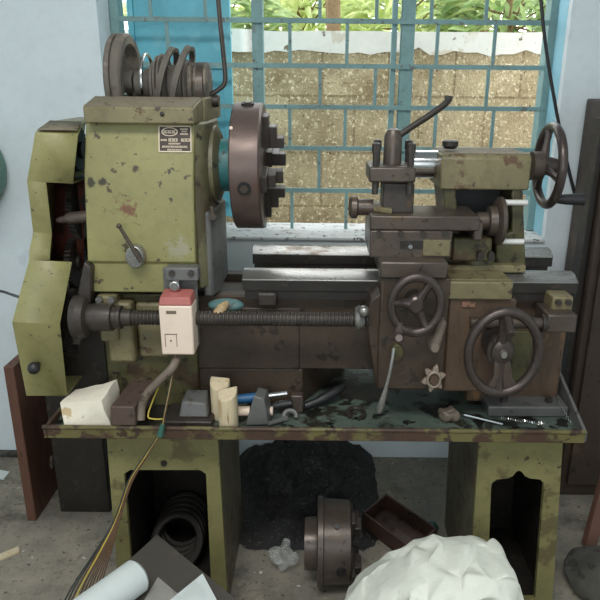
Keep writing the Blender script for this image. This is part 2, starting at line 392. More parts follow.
def leaf(mb, p, d, L, W, up):
    d = Vector(d).normalized(); s = d.cross(Vector(up)).normalized(); nrm = s.cross(d)
    pr = [(0, .12), (.3, .9), (.6, .8), (1, .02)]
    L_, R_ = [], []
    for t, w_ in pr:
        c = Vector(p) + d * L * t - Vector((0, 0, 1)) * L * .35 * t * t
        L_.append(mb.bm.verts.new(c + s * W * w_)); R_.append(mb.bm.verts.new(c - s * W * w_))
    for i in range(3): mb.bm.faces.new((L_[i], L_[i + 1], R_[i + 1], R_[i]))
def shrub(name, x, y, zc, rx, rz, nleaf, L, W, m, label, trunk=.02, seed=0):
    random.seed(seed)
    t = empty(name, (x, y, -.05)); tag(t, label, 'tree' if 'tree' in name else 'shrub')
    s_ = MB()
    s_.tube(smoothpath([(x, y, -.05), (x + .02, y, zc * .4), (x - .02, y + .02, zc * .8), (x, y, zc + rz * .5)], 4), [trunk] * 13, 8)
    for k in range(9):
        a = random.uniform(0, 2 * PI); s_.tube([(x, y, zc - rz * .4 + .07 * k * rz), (x + math.cos(a) * rx * .6, y + math.sin(a) * rx * .3, zc + rz * random.uniform(-.3, .6))], [trunk * .35, trunk * .15], 6)
    s_.build('trunk', 'bark', t)
    f = MB()
    for k in range(nleaf):
        a = random.uniform(0, 2 * PI); q = random.random() ** .5
        p = (x + math.cos(a) * rx * q, y + random.uniform(-.25, .25) * rx, zc + rz * random.uniform(-1, 1) * math.sqrt(max(.05, 1 - q * q)))
        leaf(f, p, (math.cos(a), random.uniform(-.8, .3), random.uniform(-.3, .9)), L * random.uniform(.6, 1.2), W * random.uniform(.7, 1.2), (random.uniform(-.3, .3), -.6, 1))
    f.build('foliage', m, t)
shrub('garden_shrub', -.55, 2.1, 1.62, .36, .3, 420, .12, .022, 'leaf_b', 'leafy green shrub behind the block wall, leftmost seen through the window', seed=1)
shrub('garden_shrub', -.12, 2.35, 1.66, .34, .3, 420, .14, .018, 'leaf_a', 'pale yellow-green shrub left of the brown trunk behind the block wall', seed=2)
shrub('garden_tree', .065, 1.88, 2.15, .3, .3, 260, .12, .02, 'leaf_b', 'tree whose brown trunk rises bare above the block wall', trunk=.034, seed=3)
shrub('garden_shrub', .42, 2.2, 1.62, .34, .32, 460, .17, .016, 'leaf_a', 'bright long-leaved shrub right of the brown trunk beyond the wall', seed=4)
shrub('garden_shrub', .92, 2.15, 1.64, .36, .32, 460, .12, .022, 'leaf_b', 'leafy shrub at the right end of the window view, beyond the wall', seed=5)
shrub('garden_tree', -.2, 3.3, 1.95, 1.2, .5, 1100, .16, .035, 'leaf_a', 'wide pale green tree crown farthest back on the left', trunk=.05, seed=6)
shrub('garden_tree', 1.1, 3.4, 1.95, 1.2, .5, 1100, .16, .035, 'leaf_b', 'wide green tree crown farthest back on the right', trunk=.05, seed=8)
random.seed(11)

# ------------------------------------------------------------------ THE LATHE
TZ = ZP(320, 430, 0)                         # floor of the chip tray (its front rim top)
lt = empty('lathe', (0, .2, 0))
tag(lt, 'old olive green metal lathe with four-jaw chuck, handwheels and chip tray, standing by the window', 'lathe')

# pedestals (hollow, open front, tapering)
def pedestal(uL, uR, uLb, uRb, open_pts, name='pedestal', Y0=.05, Y1=.40):
    zt = TZ - .018
    A, Bx = P(uL, 442, Y0), P(uR, 442, Y0); vb = 608
    Ab, Bb = P(uLb, vb, Y0), P(uRb, vb, Y0)
    x = lambda a, b_, z: a.x + (b_.x - a.x) * (a.z - z) / (a.z - b_.z)
    xL0, xR0 = x(A, Ab, zt), x(Bx, Bb, zt); xL1, xR1 = x(A, Ab, 0), x(Bx, Bb, 0)
    m = MB(); th = .014
    out = [(xL0, zt), (xR0, zt), (xR1, 0), (xL1, 0)]
    op = [(P(u, v, Y0).x, max(.03, P(u, v, Y0).z)) for u, v in open_pts]   # opening, top-left going right, then down
    # front frame: strips between outline and opening
    n_ = len(op)
    def vv(p, y): return m.bm.verts.new((p[0], y, p[1]))
    tl, tr, br, bl = out
    for y in (Y0, Y0 + th):
        pass
    def slab(poly): m.ext([(px, Y0, pz) for px, pz in poly], (0, th, 0))
    slab([tl, op[0], op[-1], bl])                                   # left post
    slab([op[n_ - 2], tr, br, (op[n_ - 2][0], 0)] if False else [op[-3], tr, br, op[-2]])
    for i in range(n_ - 3):                                          # top strips
        a, b_ = op[i], op[i + 1]
        ta = (lerp(tl[0], tr[0], i / (n_ - 3)), zt); tb = (lerp(tl[0], tr[0], (i + 1) / (n_ - 3)), zt)
        slab([ta, tb, b_, a])
    slab([bl, op[-1], op[-2], br])
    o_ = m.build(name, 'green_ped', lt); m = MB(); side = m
    # sides
    m.hexa([(xL1, Y0 + th, 0), (xL1 + th, Y0 + th, 0), (xL1 + th, Y1, 0), (xL1, Y1, 0), (xL0, Y0 + th, zt), (xL0 + th, Y0 + th, zt), (xL0 + th, Y1, zt), (xL0, Y1, zt)])
    m.hexa([(xR1 - th, Y0 + th, 0), (xR1, Y0 + th, 0), (xR1, Y1, 0), (xR1 - th, Y1, 0), (xR0 - th, Y0 + th, zt), (xR0, Y0 + th, zt), (xR0, Y1, zt), (xR0 - th, Y1, zt)])
    m.build('side_plates', 'ped_side', o_); m = MB()
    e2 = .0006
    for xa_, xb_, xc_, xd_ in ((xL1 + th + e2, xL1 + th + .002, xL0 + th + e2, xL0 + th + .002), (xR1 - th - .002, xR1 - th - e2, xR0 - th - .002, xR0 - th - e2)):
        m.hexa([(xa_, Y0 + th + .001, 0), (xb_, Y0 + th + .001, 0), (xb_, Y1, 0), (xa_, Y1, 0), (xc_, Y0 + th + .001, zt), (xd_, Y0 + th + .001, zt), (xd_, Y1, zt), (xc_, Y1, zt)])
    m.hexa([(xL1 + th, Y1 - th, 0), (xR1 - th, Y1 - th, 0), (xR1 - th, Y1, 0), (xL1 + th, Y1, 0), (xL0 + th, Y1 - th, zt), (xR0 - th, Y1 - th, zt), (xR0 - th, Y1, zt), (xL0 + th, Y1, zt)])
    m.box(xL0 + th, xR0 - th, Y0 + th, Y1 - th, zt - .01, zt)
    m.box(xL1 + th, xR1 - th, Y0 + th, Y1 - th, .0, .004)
    m.build('shaded_inside', 'dark', o_); return o_  # inner faces and floor coloured near black to paint the shade inside
p1 = pedestal(107, 218, 120, 228, [(124, 474), (130, 470), (200, 470), (206, 474), (212, 600), (134, 600)])
p2 = pedestal(479, 563, 468, 552, [(491, 489), (492, 483), (497, 479.5), (508, 478.5), (513, 476), (516, 472), (519, 470.5), (522, 472), (525, 476), (530, 478.5), (540, 479.5), (544, 483), (544, 489), (535, 599), (487, 599)])
MB().lathe([(-.003, .008), (.012, .008)], P(164, 463, .05), 'y', 16).build('bolt', 'dark', lt)

# chip tray
xa, xb = XP(49, 432, 0), XP(584, 432, 0)
t = MB(); t.box(xa, xb, .0, .46, TZ - .016, TZ - .010); t.build('tray_floor', 'tray_floor', lt)
t = MB(); r0 = TZ - .022
t.box(xa, xb, -.012, 0, r0, TZ + .006); t.box(xa, xb, .46, .472, r0, TZ + .03)
t.box(xa - .008, xa, -.012, .472, r0, TZ + .006)
t.tube([(xa - .01, -.009, TZ + .006), (xb, -.009, TZ + .006)], .006, 8)
t.build('tray_rim', 'tray', lt, bev=.002)
t = MB(); e0 = P(570, 402, .3)
t.ext([(xb - .002, -.006, TZ + .004), (xb - .002, .3, TZ + .10), (xb - .002, .46, TZ + .11), (xb - .002, .46, r0), (xb - .002, -.006, r0)], (.008, 0, 0))
t.build('tray_end', 'grey', lt, bev=.002)

# bed
zw = ZP(400, 281, .12)                                             # top of ways at the front edge
x0, x1 = XP(242, 281, .12), XP(579, 281, .12)
def way(xa, xb, Y, name='bed_way'):
    m = MB(); m.xprof([(Y, zw - .003), (Y, zw), (Y + .03, zw + .014), (Y + .055, zw + .014), (Y + .062, zw), (Y + .062, zw - .003)], xa, xb)
    o_ = m.build(name, 'way', lt, bev=.001)
    m = MB(); m.box(xa + .001, xb - .001, Y + .001, Y + .061, zw - .028, zw - .003); m.build('way_flank', 'dark', o_, bev=.001); return o_
way(x0, x1, .12); way(XP(252, 254, .36), XP(554, 254, .36), .36)
m = MB(); m.box(x0 + .005, x1 - .012, .125, .18, zw - .05, zw - .028); m.box(XP(254, 254, .36), XP(550, 254, .36), .365, .415, zw - .06, zw - .028)
m.build('way_rail', 'dark', lt)
m = MB(); bx0 = XP(195, 300, .15); bx1 = XP(563, 300, .15); zb = ZP(320, 296, .15); zl = ZP(350, 366, .17)
m.box(bx0, bx1, .15, .19, zl, zw - .05); m.box(bx0, bx1, .37, .41, zl, zw - .06)
for u in (250, 330, 440, 540): x = XP(u, 300, .15); m.box(x - .012, x + .012, .19, .37, zl, zw - .05)
m.box(bx0, bx1, .19, .37, zl, zl + .01)
m.build('bed_casting', 'brown', lt, bev=.003)
m = MB(); m.plan([(XP(195, 398, .15), .15), (XP(302, 398, .15), .15), (XP(345, 365, .36), .36), (XP(345, 365, .36), .41), (XP(195, 398, .15), .41)], TZ - .01, zl)
m.box(XP(195, 350, .15), XP(300, 350, .15), .146, .414, zl - .001, zb - .03)
m.build('bed_foot', 'brown', lt, bev=.004)
m = MB(); m.box(XP(105, 350, .13), XP(197, 350, .13), .13, .41, TZ - .01, ZP(150, 294, .13))
m.build('headstock_foot', 'green_grime', lt, bev=.004)
m = MB()
m.pbox(106, 303, 133, 363, .085, .13); m.pbox(137, 303, 168, 358, .11, .13)
m.build('mounting_lug', 'green_worn', lt, bev=.008)
m = MB(); m.pbox(470, 299, 564, 402, .147, .415); m.build('bed_foot', 'rusty', lt, bev=.004)
m = MB(); m.box(XP(488, 415, .09), XP(568, 415, .09), .09, .42, TZ - .01, TZ + .018); fl = m.build('foot_flange', 'grey', lt, bev=.004)
for u in (503, 548): MB().lathe([(0, .01), (.012, .01), (.013, .004)], (XP(u, 405, .12), .12, TZ + .018), 'z', 6).build('bolt', 'steel_dark', fl)
m = MB(); m.pbox(506, 331, 531, 382, .142, .155)
m.build('casting_rib', 'green_grime', lt, bev=.004)

# headstock
hs = MB(); hx0, hx1 = XP(86, 200, .08), XP(194, 200, .08)
zt = ZP(140, 122, .10); zk = ZP(140, 173, .08); z26 = ZP(140, 262, .08); z29 = ZP(140, 292, .09)
def taper(bm, xa_, xb_):
    for v in bm.verts:
        vv_ = (zt - v.co.z) / (zt - z29)
        f = (v.co.x - xa_) / (xb_ - xa_)
        v.co.x += lerp(TLa + (TLb - TLa) * vv_ - xa_, TRa + (TRb - TRa) * vv_ - xb_, f)
TLa, TLb, TRa, TRb = XP(83.5, 122, .09), XP(90, 290, .09), XP(193, 122, .09), XP(197, 290, .09)
hs.xprof([(.105, zt), (.08, zk), (.08, z26), (.086, z26 - .004), (.086, z29), (.36, z29), (.36, zt)], hx0, hx1)
taper(hs.bm, hx0, hx1)
hb = hs.build('headstock', 'headstock_green', lt, bev=.006, seg=3)
# rounded right cheek with bearing boss
sp = P(225, 165, .24); SPZ = sp.z
ck = MB()
pts = []
yz = [(.10, z29 + .02), (.10, zt - .01)]
ck.plan([(hx1 - .003, .10), (hx1 + .012, .112), (hx1 + .022, .14), (hx1 + .026, .20), (hx1 + .026, .30), (hx1 + .012, .34), (hx1 - .003, .355)], z29 + .004, zt)
ck.build('headstock_cheek', 'cheek', lt, bev=.006)
bs = MB(); bs.lathe([(hx1 + .01, .095), (hx1 + .032, .092), (hx1 + .04, .075), (hx1 + .044, .05)], (0, .24, SPZ), 'x', 48); bs.build('bearing_boss', 'cheek', lt)
m = MB(); wx = hx1 + .034
m.plan([(wx - .03, .12), (wx - .008, .125), (wx, .16), (wx + .002, .31), (wx - .03, .33)], ZP(200, 300, .1), ZP(200, 214, .1))
m.build('headstock_web', 'grey', lt, bev=.006)
# lid (open trough round the pulleys)
li = MB(); zl0 = zt - .002; zl1 = ZP(140, 107, .075)
lx0, lx1 = XP(83, 112, .075), XP(193.5, 112, .075); zlb = ZP(140, 97.5, .155); zlc = ZP(140, 96, .37)
li.hexa([(lx0, .075, zl0), (lx1, .075, zl0), (lx1 + .006, .155, zl0), (lx0, .155, zl0), (lx0, .075, zl1), (lx1, .075, zl1), (lx1 + .006, .155, zlb), (lx0, .155, zlb)])
for a_, b_ in ((lx0, lx0 + .02), (lx1 - .03, lx1 + .012)):
    li.hexa([(a_, .154, zl0), (b_, .154, zl0), (b_, .38, zl0), (a_, .38, zl0), (a_, .154, zlb), (b_, .154, zlb), (b_, .38, zlb + .004), (a_, .38, zlb + .004)])
li.box(lx0, lx1, .36, .38, zl0, zlb)
lo = li.build('headstock_lid', 'green_worn', lt, bev=.003)
l2 = MB(); l2.hexa([(lx0 + .002, .077, zl1 + .0005), (lx1 - .002, .077, zl1 + .0005), (lx1 + .004, .155, zlb + .0005), (lx0 + .002, .155, zlb + .0005), (lx0 + .002, .077, zl1 + .002), (lx1 - .002, .077, zl1 + .002), (lx1 + .004, .155, zlb + .002), (lx0 + .002, .155, zlb + .002)])
l2.build('dusty_top', 'dust', lo)
MB().ball(P(162, 114, .073), .005, (1, .4, 1), 10).build('lid_screw', 'dark', lo)
# nameplate
npx0, npx1 = XP(158, 138, .09), XP(191, 138, .09)
def face_y(z): return .08 + .025 * max(0, (z - zk)) / (zt - zk)
npz0, npz1 = ZP(175, 152, .09), ZP(175, 126, .09)
def npv(x, z, off=0): return Vector((x, face_y(z) - off, z))
def plate(mb, a, b_, c, d, o0, o1):
    q = [npv(a, c, o0), npv(b_, c, o0), npv(b_, d, o0), npv(a, d, o0)]; r = [npv(a, c, o1), npv(b_, c, o1), npv(b_, d, o1), npv(a, d, o1)]
    mb.hexa([q[0], q[1], q[2], q[3], r[0], r[1], r[2], r[3]])
np_ = MB(); plate(np_, npx0, npx1, npz0, npz1, 0, .002); npo = np_.build('nameplate', 'plate', lt)
W_, H_ = npx1 - npx0, npz1 - npz0
bd = MB(); e = .0022
for a, b_, c, d in ((0, 1, 0, 0), (0, 1, 1, 1)): plate(bd, npx0, npx1, npz0 + (H_ - e) * c, npz0 + (H_ - e) * c + e, .002, .003)
for a in (0, 1): plate(bd, npx0 + (W_ - e) * a, npx0 + (W_ - e) * a + e, npz0, npz1, .002, .003)
for k in range(28):                                                    # oval emblem
    t0, t1 = 2 * PI * k / 28, 2 * PI * (k + 1) / 28
    f_ = lambda t_, s_: npv(npx0 + W_ * (.34 + .25 * s_ * math.cos(t_)), npz0 + H_ * (.77 + .165 * s_ * math.sin(t_)), .003)
    a, b_, c, d = f_(t0, 1), f_(t1, 1), f_(t1, .86), f_(t0, .86)
    bd.hexa([a, b_, c, d] + [q + Vector((0, -.0006, 0)) for q in (a, b_, c, d)])
random.seed(3)
def letters(fx0, fx1, fz0, fz1, n_):
    for k in range(n_):
        a = lerp(fx0, fx1, (k + .1) / n_); b_ = lerp(fx0, fx1, (k + .9) / n_)
        X_ = lambda f: npx0 + W_ * f; Z_ = lambda f: npz0 + H_ * f
        plate(bd, X_(a), X_(lerp(a, b_, .35)), Z_(fz0), Z_(fz1), .002, .0032)
        plate(bd, X_(a), X_(b_), Z_(fz1 - .02), Z_(fz1), .002, .0032)
        if k % 2: plate(bd, X_(a), X_(b_), Z_(fz0), Z_(fz0 + .02), .002, .0032)
        else: plate(bd, X_(lerp(a, b_, .65)), X_(b_), Z_(fz0), Z_(fz1), .002, .0032)
letters(.15, .53, .71, .83, 6); letters(.66, .9, .84, .9, 4); letters(.7, .86, .76, .81, 3); letters(.66, .9, .66, .72, 4)
letters(.06, .26, .42, .49, 4); letters(.3, .58, .4, .52, 5); letters(.68, .96, .4, .52, 5)
letters(.3, .66, .29, .35, 7); letters(.1, .88, .17, .24, 12); letters(.26, .7, .06, .12, 7)
bd.build('plate_lettering', 'brass', npo)
# selector knob and lever on the face
kc = P(137, 255, .08)
k_ = MB(); k_.lathe([(-.022, .024), (-.018, .027), (0, .027)], kc, 'y', 32, sx=.8); ko = k_.build('selector_knob', 'way', lt, bev=.001)
k_ = MB(); k_.tube([P(119, 226, .045), P(141, 262, .05)], [.004, .005], 8); k_.ball(P(119, 226, .045), .006); k_.build('pointer_lever', 'steel', ko)
random.seed(5)
# belt shifter rod
m = MB(); m.tube(smoothpath([P(216, -30, .26), P(220, 20, .26), P(224, 60, .26), P(225, 82, .26), P(218, 90, .26), P(210, 96, .26), P(209, 108, .26)], 5), .0055, 10)
ro = m.build('shifter_rod', 'steel_dark', lt)
m = MB(); m.lathe([(-.01, .014), (.012, .014)], P(214, 101, .26), 'x', 16); m.pbox(203, 100, 211, 140, .25, .27); m.build('rod_bracket', 'steel_dark', lt, bev=.002)
# pulleys
pc = P(130, 82, .26); PZ = pc.z; PY = .26
def px(u): return XP(u, 80, PY)
m = MB(); xw0, xw1 = px(117), px(133)
m.lathe([(xw0, .086), (xw0, .102), (xw0 + .004, .106), (lerp(xw0, xw1, .33), .106), (lerp(xw0, xw1, .38), .100), (lerp(xw0, xw1, .45), .100), (lerp(xw0, xw1, .5), .106), (xw1 - .004, .106), (xw1, .101), (xw1, .084)], (0, PY, PZ), 'x', 64, caps=False)
wo = m.build('belt_pulley', 'pulley', lt)
m = MB()
for k in range(3):
    a = 2 * PI * k / 3 - .5; d = Vector((0, math.cos(a), math.sin(a)))
    m.tube([Vector((px(124), PY, PZ)) + d * .02, Vector((px(124), PY, PZ)) + d * .088], [.010, .007], 8)
m.lathe([(px(118), .024), (px(134), .024), (px(134), .02)], (0, PY, PZ), 'x', 24)
m.build('pulley_spokes', 'pulley', wo)
m = MB(); prof = []
for ua, ub, r in ((136, 146, .028), (146, 153, .036), (153, 158, .050), (158, 162, .064), (162, 166, .068), (166, 170, .062), (170, 186, .044), (186, 190, .056), (190, 196, .050), (196, 210, .050)):
    prof += [(px(ua), r * .93), (px(ua) + .002, r), (px(ub) - .004, r), (px(ub) - .001, r * .88)]
m.lathe(prof, (0, PY, PZ - .005), 'x', 48); co_ = m.build('cone_pulley', 'pulley', lt)
for u, tilt, R in ((167, .27, .080), (182, .29, .084)):
    m = MB(); m.lathe([(-.0065, R - .009), (-.0065, R), (.0065, R), (.0065, R - .009)], (0, 0, 0), 'x', 56, caps=False)
    bmesh.ops.rotate(m.bm, verts=m.bm.verts, cent=(0, 0, 0), matrix=Matrix.Rotation(tilt, 3, 'Y'))
    bmesh.ops.translate(m.bm, verts=m.bm.verts, vec=(px(u), PY, PZ)); m.build('flange_ring', 'pulley', lt)
m = MB(); m.torus((px(148), PY, PZ), 'x', .062, .004); m.build('wire_ring', 'chrome', lt)
m = MB(); m.lathe([(px(197), .04), (px(199), .058), (px(206), .058), (px(208), .04)], (0, PY, PZ - .012), 'x', 40); m.build('end_pulley', 'steel', lt)

# spindle nose and four-jaw chuck
m = MB(); m.lathe([(XP(208, 165, .24), .055), (XP(216, 165, .24), .058), (XP(218, 165, .24), .062), (XP(236, 165, .24), .062)], (0, .24, SPZ), 'x', 48); m.build('spindle_nose', 'teal', lt)
CR = .148
cx0 = XP(228, 170, .24 - CR) ; cx1 = XP(259, 170, .24 - CR)
m = MB(); m.lathe([(cx0, CR * .5), (cx0, CR - .004), (cx0 + .003, CR), (cx1 - .004, CR), (cx1, CR - .005), (cx1, CR * .3), (cx1 - .01, CR * .18), (cx1 - .04, CR * .18)], (0, .24, SPZ - .003), 'x', 96)
ch = m.build('chuck', 'chuck', lt)
SC_ = Vector((0, .24, SPZ - .003))
for k in range(4):
    a = math.radians(192) + k * PI / 2                     # direction in yz : cos->y , sin->z
    d = Vector((0, math.cos(a), math.sin(a))); e_ = Vector((0, -math.sin(a), math.cos(a)))
    def blk(mb, r0_, r1_, hw, xa_, xb_):
        q = []
        for X_ in (xa_, xb_):
            for (rr, ss) in ((r0_, -hw), (r1_, -hw), (r1_, hw), (r0_, hw)): q.append(Vector((X_, 0, 0)) + SC_ + d * rr + e_ * ss)
        mb.hexa(q)
    j = MB(); blk(j, .05, .125, .019, cx1 - .002, cx1 + .014); blk(j, .05, .10, .015, cx1 + .013, cx1 + .032); blk(j, .05, .074, .015, cx1 + .030, cx1 + .048)
    j.build('jaw', 'steel_dark', ch, bev=.002)
    s1 = MB(); c_ = Vector((lerp(cx0, cx1, .5), 0, 0)) + SC_
    s1.tube([c_ + d * (CR - .003), c_ + d * (CR + .004)], .015, 20); s1.build('jaw_screw', 'black', ch)
    s1 = MB(); s1.tube([c_ + d * (CR + .0035), c_ + d * (CR + .0065)], .0095, 6); s1.build('screw_socket', 'steel', ch)
m = MB(); m.ball(P(231, 128, .1), .004, (1, .4, 1), 10); m.build('paint_spot', 'white_box', ch)

# gear guard at the left end
rows = [  # left u, right u, v, Y
    (49, 83, 122, .17), (36, 78, 133, .07), (28, 73, 181, .05), (34, 52, 232, .085), (30, 50, 252, .075), (30, 72, 260, .07), (13, 60, 322, .02), (27, 67, 395, .045)]
m = MB(); L_, R_ = [], []
xoff = 0
for i, (a, b_, v, Y) in enumerate(rows):
    L_.append(P(a, v, Y)); R_.append(P(b_, v + (2 if i < 7 else 0), Y))
# notch under the upper panel
ntop = P(46, 182, .05)
quads = [(L_[0], R_[0], R_[1], L_[1]), (L_[1], R_[1], R_[2], L_[2]), (L_[2], ntop, R_[3], L_[3]), (L_[3], R_[3], R_[4], L_[4]), (L_[4], R_[4], P(50, 260, .07), L_[5]),
         (L_[5], R_[5], R_[6], L_[6]), (L_[6], R_[6], R_[7], L_[7])]
for q in quads: m.bm.faces.new([m.bm.verts.new(p) for p in q])
for a, b_ in zip(L_, L_[1:]):
    m.bm.faces.new([m.bm.verts.new(p) for p in (a, b_, Vector((b_.x, .37, b_.z)), Vector((a.x, .37, a.z)))])
# top and bottom closing sheets
m.bm.faces.new([m.bm.verts.new(p) for p in (L_[0], R_[0], Vector((R_[0].x, .37, R_[0].z)), Vector((L_[0].x, .37, L_[0].z)))])
m.bm.faces.new([m.bm.verts.new(p) for p in (L_[7], R_[7], Vector((R_[7].x, .37, R_[7].z)), Vector((L_[7].x, .37, L_[7].z)))])
# return lips of the panels behind the notch
m.bm.faces.new([m.bm.verts.new(p) for p in (L_[2] + Vector((.02, 0, 0)), R_[2], R_[2] + Vector((0, .2, .0)), L_[2] + Vector((.02, .2, 0)))])
bmesh.ops.remove_doubles(m.bm, verts=m.bm.verts, dist=.0002)
gg = m.build('gear_guard', 'green', lt, sol=.004, ang=10)
m = MB(); m.bm.faces.new([m.bm.verts.new(P(u, v, .2)) for u, v in ((50, 175), (84, 175), (84, 268), (50, 268))]); m.build('guard_lining', mat('red_brown_lining', (92, 46, 36), (50, 34, 30), None, .6, chips=.55, cs=20, vary=.3), gg, sol=.004)
m = MB(); tp_ = [P(50.5, 122.5, .168), P(82, 124, .168), P(77.5, 132.5, .072), P(37.5, 132, .072)]
m.bm.faces.new([m.bm.verts.new(p + Vector((0, -.001, .0045))) for p in tp_]); m.build('dusty_roof', 'dust', gg, sol=.001)
m = MB(); m.pbox(64, 140, 95, 345, .345, .36); m.build('gear_backplate', 'dark', lt)
m = MB(); m.pbox(64, 330, 108, 420, .15, .40); m.build('dark_filler_box', 'dark', lt, bev=.004)  # added dark box filling the black area left of the headstock foot
kb = P(36, 366, .02); m = MB(); m.ball(kb + Vector((0, -.012, 0)), .014, (1, 1, 1.05)); m.tube([kb + Vector((0, .02, 0)), kb], .006, 8); m.build('guard_knob', 'black', gg)
# change gears
def gearmesh(c, R, wd, teeth, r_in=.02):
    g_ = MB(); pts_ = []
    for k in range(teeth * 4):
        t_ = 2 * PI * k / (teeth * 4); r_ = R if (k % 4) in (0, 1) else R - .006
        pts_.append(Vector((c[0], c[1] + r_ * math.cos(t_), c[2] + r_ * math.sin(t_))))
    g_.ext(pts_, (wd, 0, 0)); g_.lathe([(-.008, r_in), (wd + .008, r_in)], c, 'x', 16)
    return g_
for u, v, Y, R, w_, n_ in ((74, 150, .24, .055, .016, 30), (77, 207, .22, .078, .014, 44), (73, 262, .2, .062, .014, 36), (70, 322, .16, .085, .016, 48)):
    c = P(u, v, Y); gearmesh(c, R, w_, n_).build('change_gear', 'gear', lt)
m = MB(); m.tube([P(66, 219, .1), P(70, 218.5, .1), P(90, 216, .1)], [.010, .014, .014], 16); m.tube([P(57, 220.5, .1), P(61, 220, .1), P(66, 219, .1)], [.005, .008, .008], 12); m.build('gear_shaft', 'steel', lt)
m = MB(); m.prism([(84, 262), (91, 268), (90, 305), (80, 345), (72, 345), (76, 300)], .06, .09); m.build('gear_quadrant', 'steel_dark', lt, bev=.003)
# leadscrew
lc = P(300, 319, .05); LZ = lc.z
def lx(u): return XP(u, 319, .05)
m = MB(); prof = []; x = lx(118); k = 0
while x < lx(366): prof += [(x, .0155), (x + .0028, .0175), (x + .0048, .0175), (x + .0076, .0155)]; x += .0086
m.lathe(prof, (0, .05, LZ), 'x', 24); ls = m.build('leadscrew', 'steel_dark', lt, ang=20)
m = MB(); m.lathe([(lx(76), .05), (lx(82), .052), (lx(88), .045), (lx(90), .03), (lx(97), .033), (lx(113), .031), (lx(114), .024), (lx(118), .024), (lx(119), .027), (lx(122), .027), (lx(123), .02), (lx(132), .02)], (0, .05, LZ), 'x', 32)
m.build('leadscrew_collar', 'steel_dark', lt)
m = MB(); m.pbox(98, 296, 117, 342, .075, .13); lb = m.build('leadscrew_bearing', 'green_worn', lt, bev=.006)
for u, v in ((100, 299), (112, 299)): MB().lathe([(-.01, .008), (0, .008)], P(u, v, .075), 'y', 12).build('bolt', 'way', lb)
m = MB(); m.lathe([(XP(470, 323, .05), .013), (XP(552, 323, .05), .013)], (0, .05, ZP(520, 323, .05)), 'x', 20); m.build('feed_rod', 'steel', lt)
m = MB(); m.pbox(547, 315, 577, 333, .03, .12); eb = m.build('end_bracket', 'steel', lt, bev=.004)
m = MB(); m.lathe([(XP(541, 323, .05), .021), (XP(547, 323, .05), .021)], (0, .05, ZP(544, 323, .05)), 'x', 24); m.build('collar', 'steel_dark', eb)
m = MB(); m.pbox(552, 297, 573, 313, .07, .15); br_ = m.build('bracket_block', 'green_worn', lt, bev=.004)
for u in (558, 568): MB().lathe([(-.008, .007), (0, .007)], P(u, 302, .07), 'y', 10).build('bolt', 'steel_dark', br_)
# chrome hook/half nut stub at the carriage
m = MB(); m.lathe([(lx(355), .024), (lx(359), .03), (lx(364), .024)], (0, .05, LZ + .004), 'x', 24); m.ball(P(364, 311, .02), .013); m.build('leadscrew_nut', 'way', lt)

# switch bracket
m = MB(); m.pbox(165, 268, 198, 345, .074, .084); m.pbox(165, 268, 198, 281, .05, .084); sb_ = m.build('switch_bracket', 'grey', lt, bev=.003)
for u in (172, 191): MB().lathe([(-.006, .007), (0, .007)], P(u, 273, .05), 'y', 10).build('bolt', 'steel_dark', sb_)
m = MB(); m.lathe([(-.02, .012), (0, .012)], P(176, 284, .05), 'y', 16); m.build('bracket_knob', 'chrome', sb_, bev=.003)

# ---------------- carriage
m = MB(); m.pbox(379, 278, 447, 390, .035, .12); ap = m.build('apron', 'brown', lt, bev=.005)
m = MB(); m.pbox(446, 299, 512, 392, .055, .12); m.build('apron', 'rusty', lt, bev=.005)
m = MB(); m.pbox(380, 262, 448, 279, .025, .18); m.build('saddle', 'steel', lt, bev=.005)
m = MB(); zsa = ZP(480, 282, .05); m.pbox(440, 282, 513, 300, .045, .13); zz = zsa
m.box(XP(447, 275, .05), XP(513, 275, .05), .06, .42, zw + .016, zsa + .003); m.build('saddle_wing', 'green_worn', lt, bev=.004)
m = MB(); m.box(XP(383, 260, .1), XP(447, 260, .1), .12, .42, zw + .016, ZP(410, 256, .1)); m.build('saddle', 'steel_dark', lt, bev=.004)
m = MB(); m.prism([(366, 318), (371, 300), (383, 292), (383, 385), (376, 388)], .05, .13); m.build('apron_side', 'brown', lt, bev=.004)
# cross slide / compound
m = MB(); m.pbox(370, 231, 452, 258, .07, .25); cs_ = m.build('cross_slide', 'steel', lt, bev=.003)
m = MB(); m.pbox(423, 240, 450, 256, .066, .07); m.build('painted_patch', 'green_worn', cs_, bev=.001)
m = MB(); m.pbox(400, 241, 423, 249, .0685, .071); m.build('slot', 'dark', cs_)
for u in (379, 401, 423, 445):
    MB().lathe([(-.006, .0065), (0, .0065)], P(u, 233, .07), 'y', 8).build('bolt', 'steel_dark', cs_)
MB().lathe([(-.008, .005), (0, .005)], P(410, 246, .0685), 'y', 8).build('slot_bolt', 'chrome', cs_)
zct = ZP(420, 216, .075)
m = MB(); m.pbox(370, 216, 480, 231, .075, .21); m.pbox(474, 222, 483, 241, .078, .2); cr = m.build('compound_slide', 'steel', lt, bev=.004)
m = MB(); m.plan([(XP(371, 212, .09), .13), (XP(392, 212, .09), .09), (XP(392, 212, .09), .2), (XP(371, 212, .09), .2)], zct, zct + .012); m.build('green_shoulder', 'green_worn', cr, bev=.002)
m = MB(); m.box(XP(383, 200, .11), XP(414, 200, .11), .11, .19, zct - .001, ZP(400, 183, .11)); m.build('tool_post_base', 'steel_dark', lt, bev=.003)
m = MB(); m.pbox(369, 167, 416, 183, .085, .205); tp = m.build('tool_post', 'steel', lt, bev=.005)
ztp = ZP(392, 167, .085)
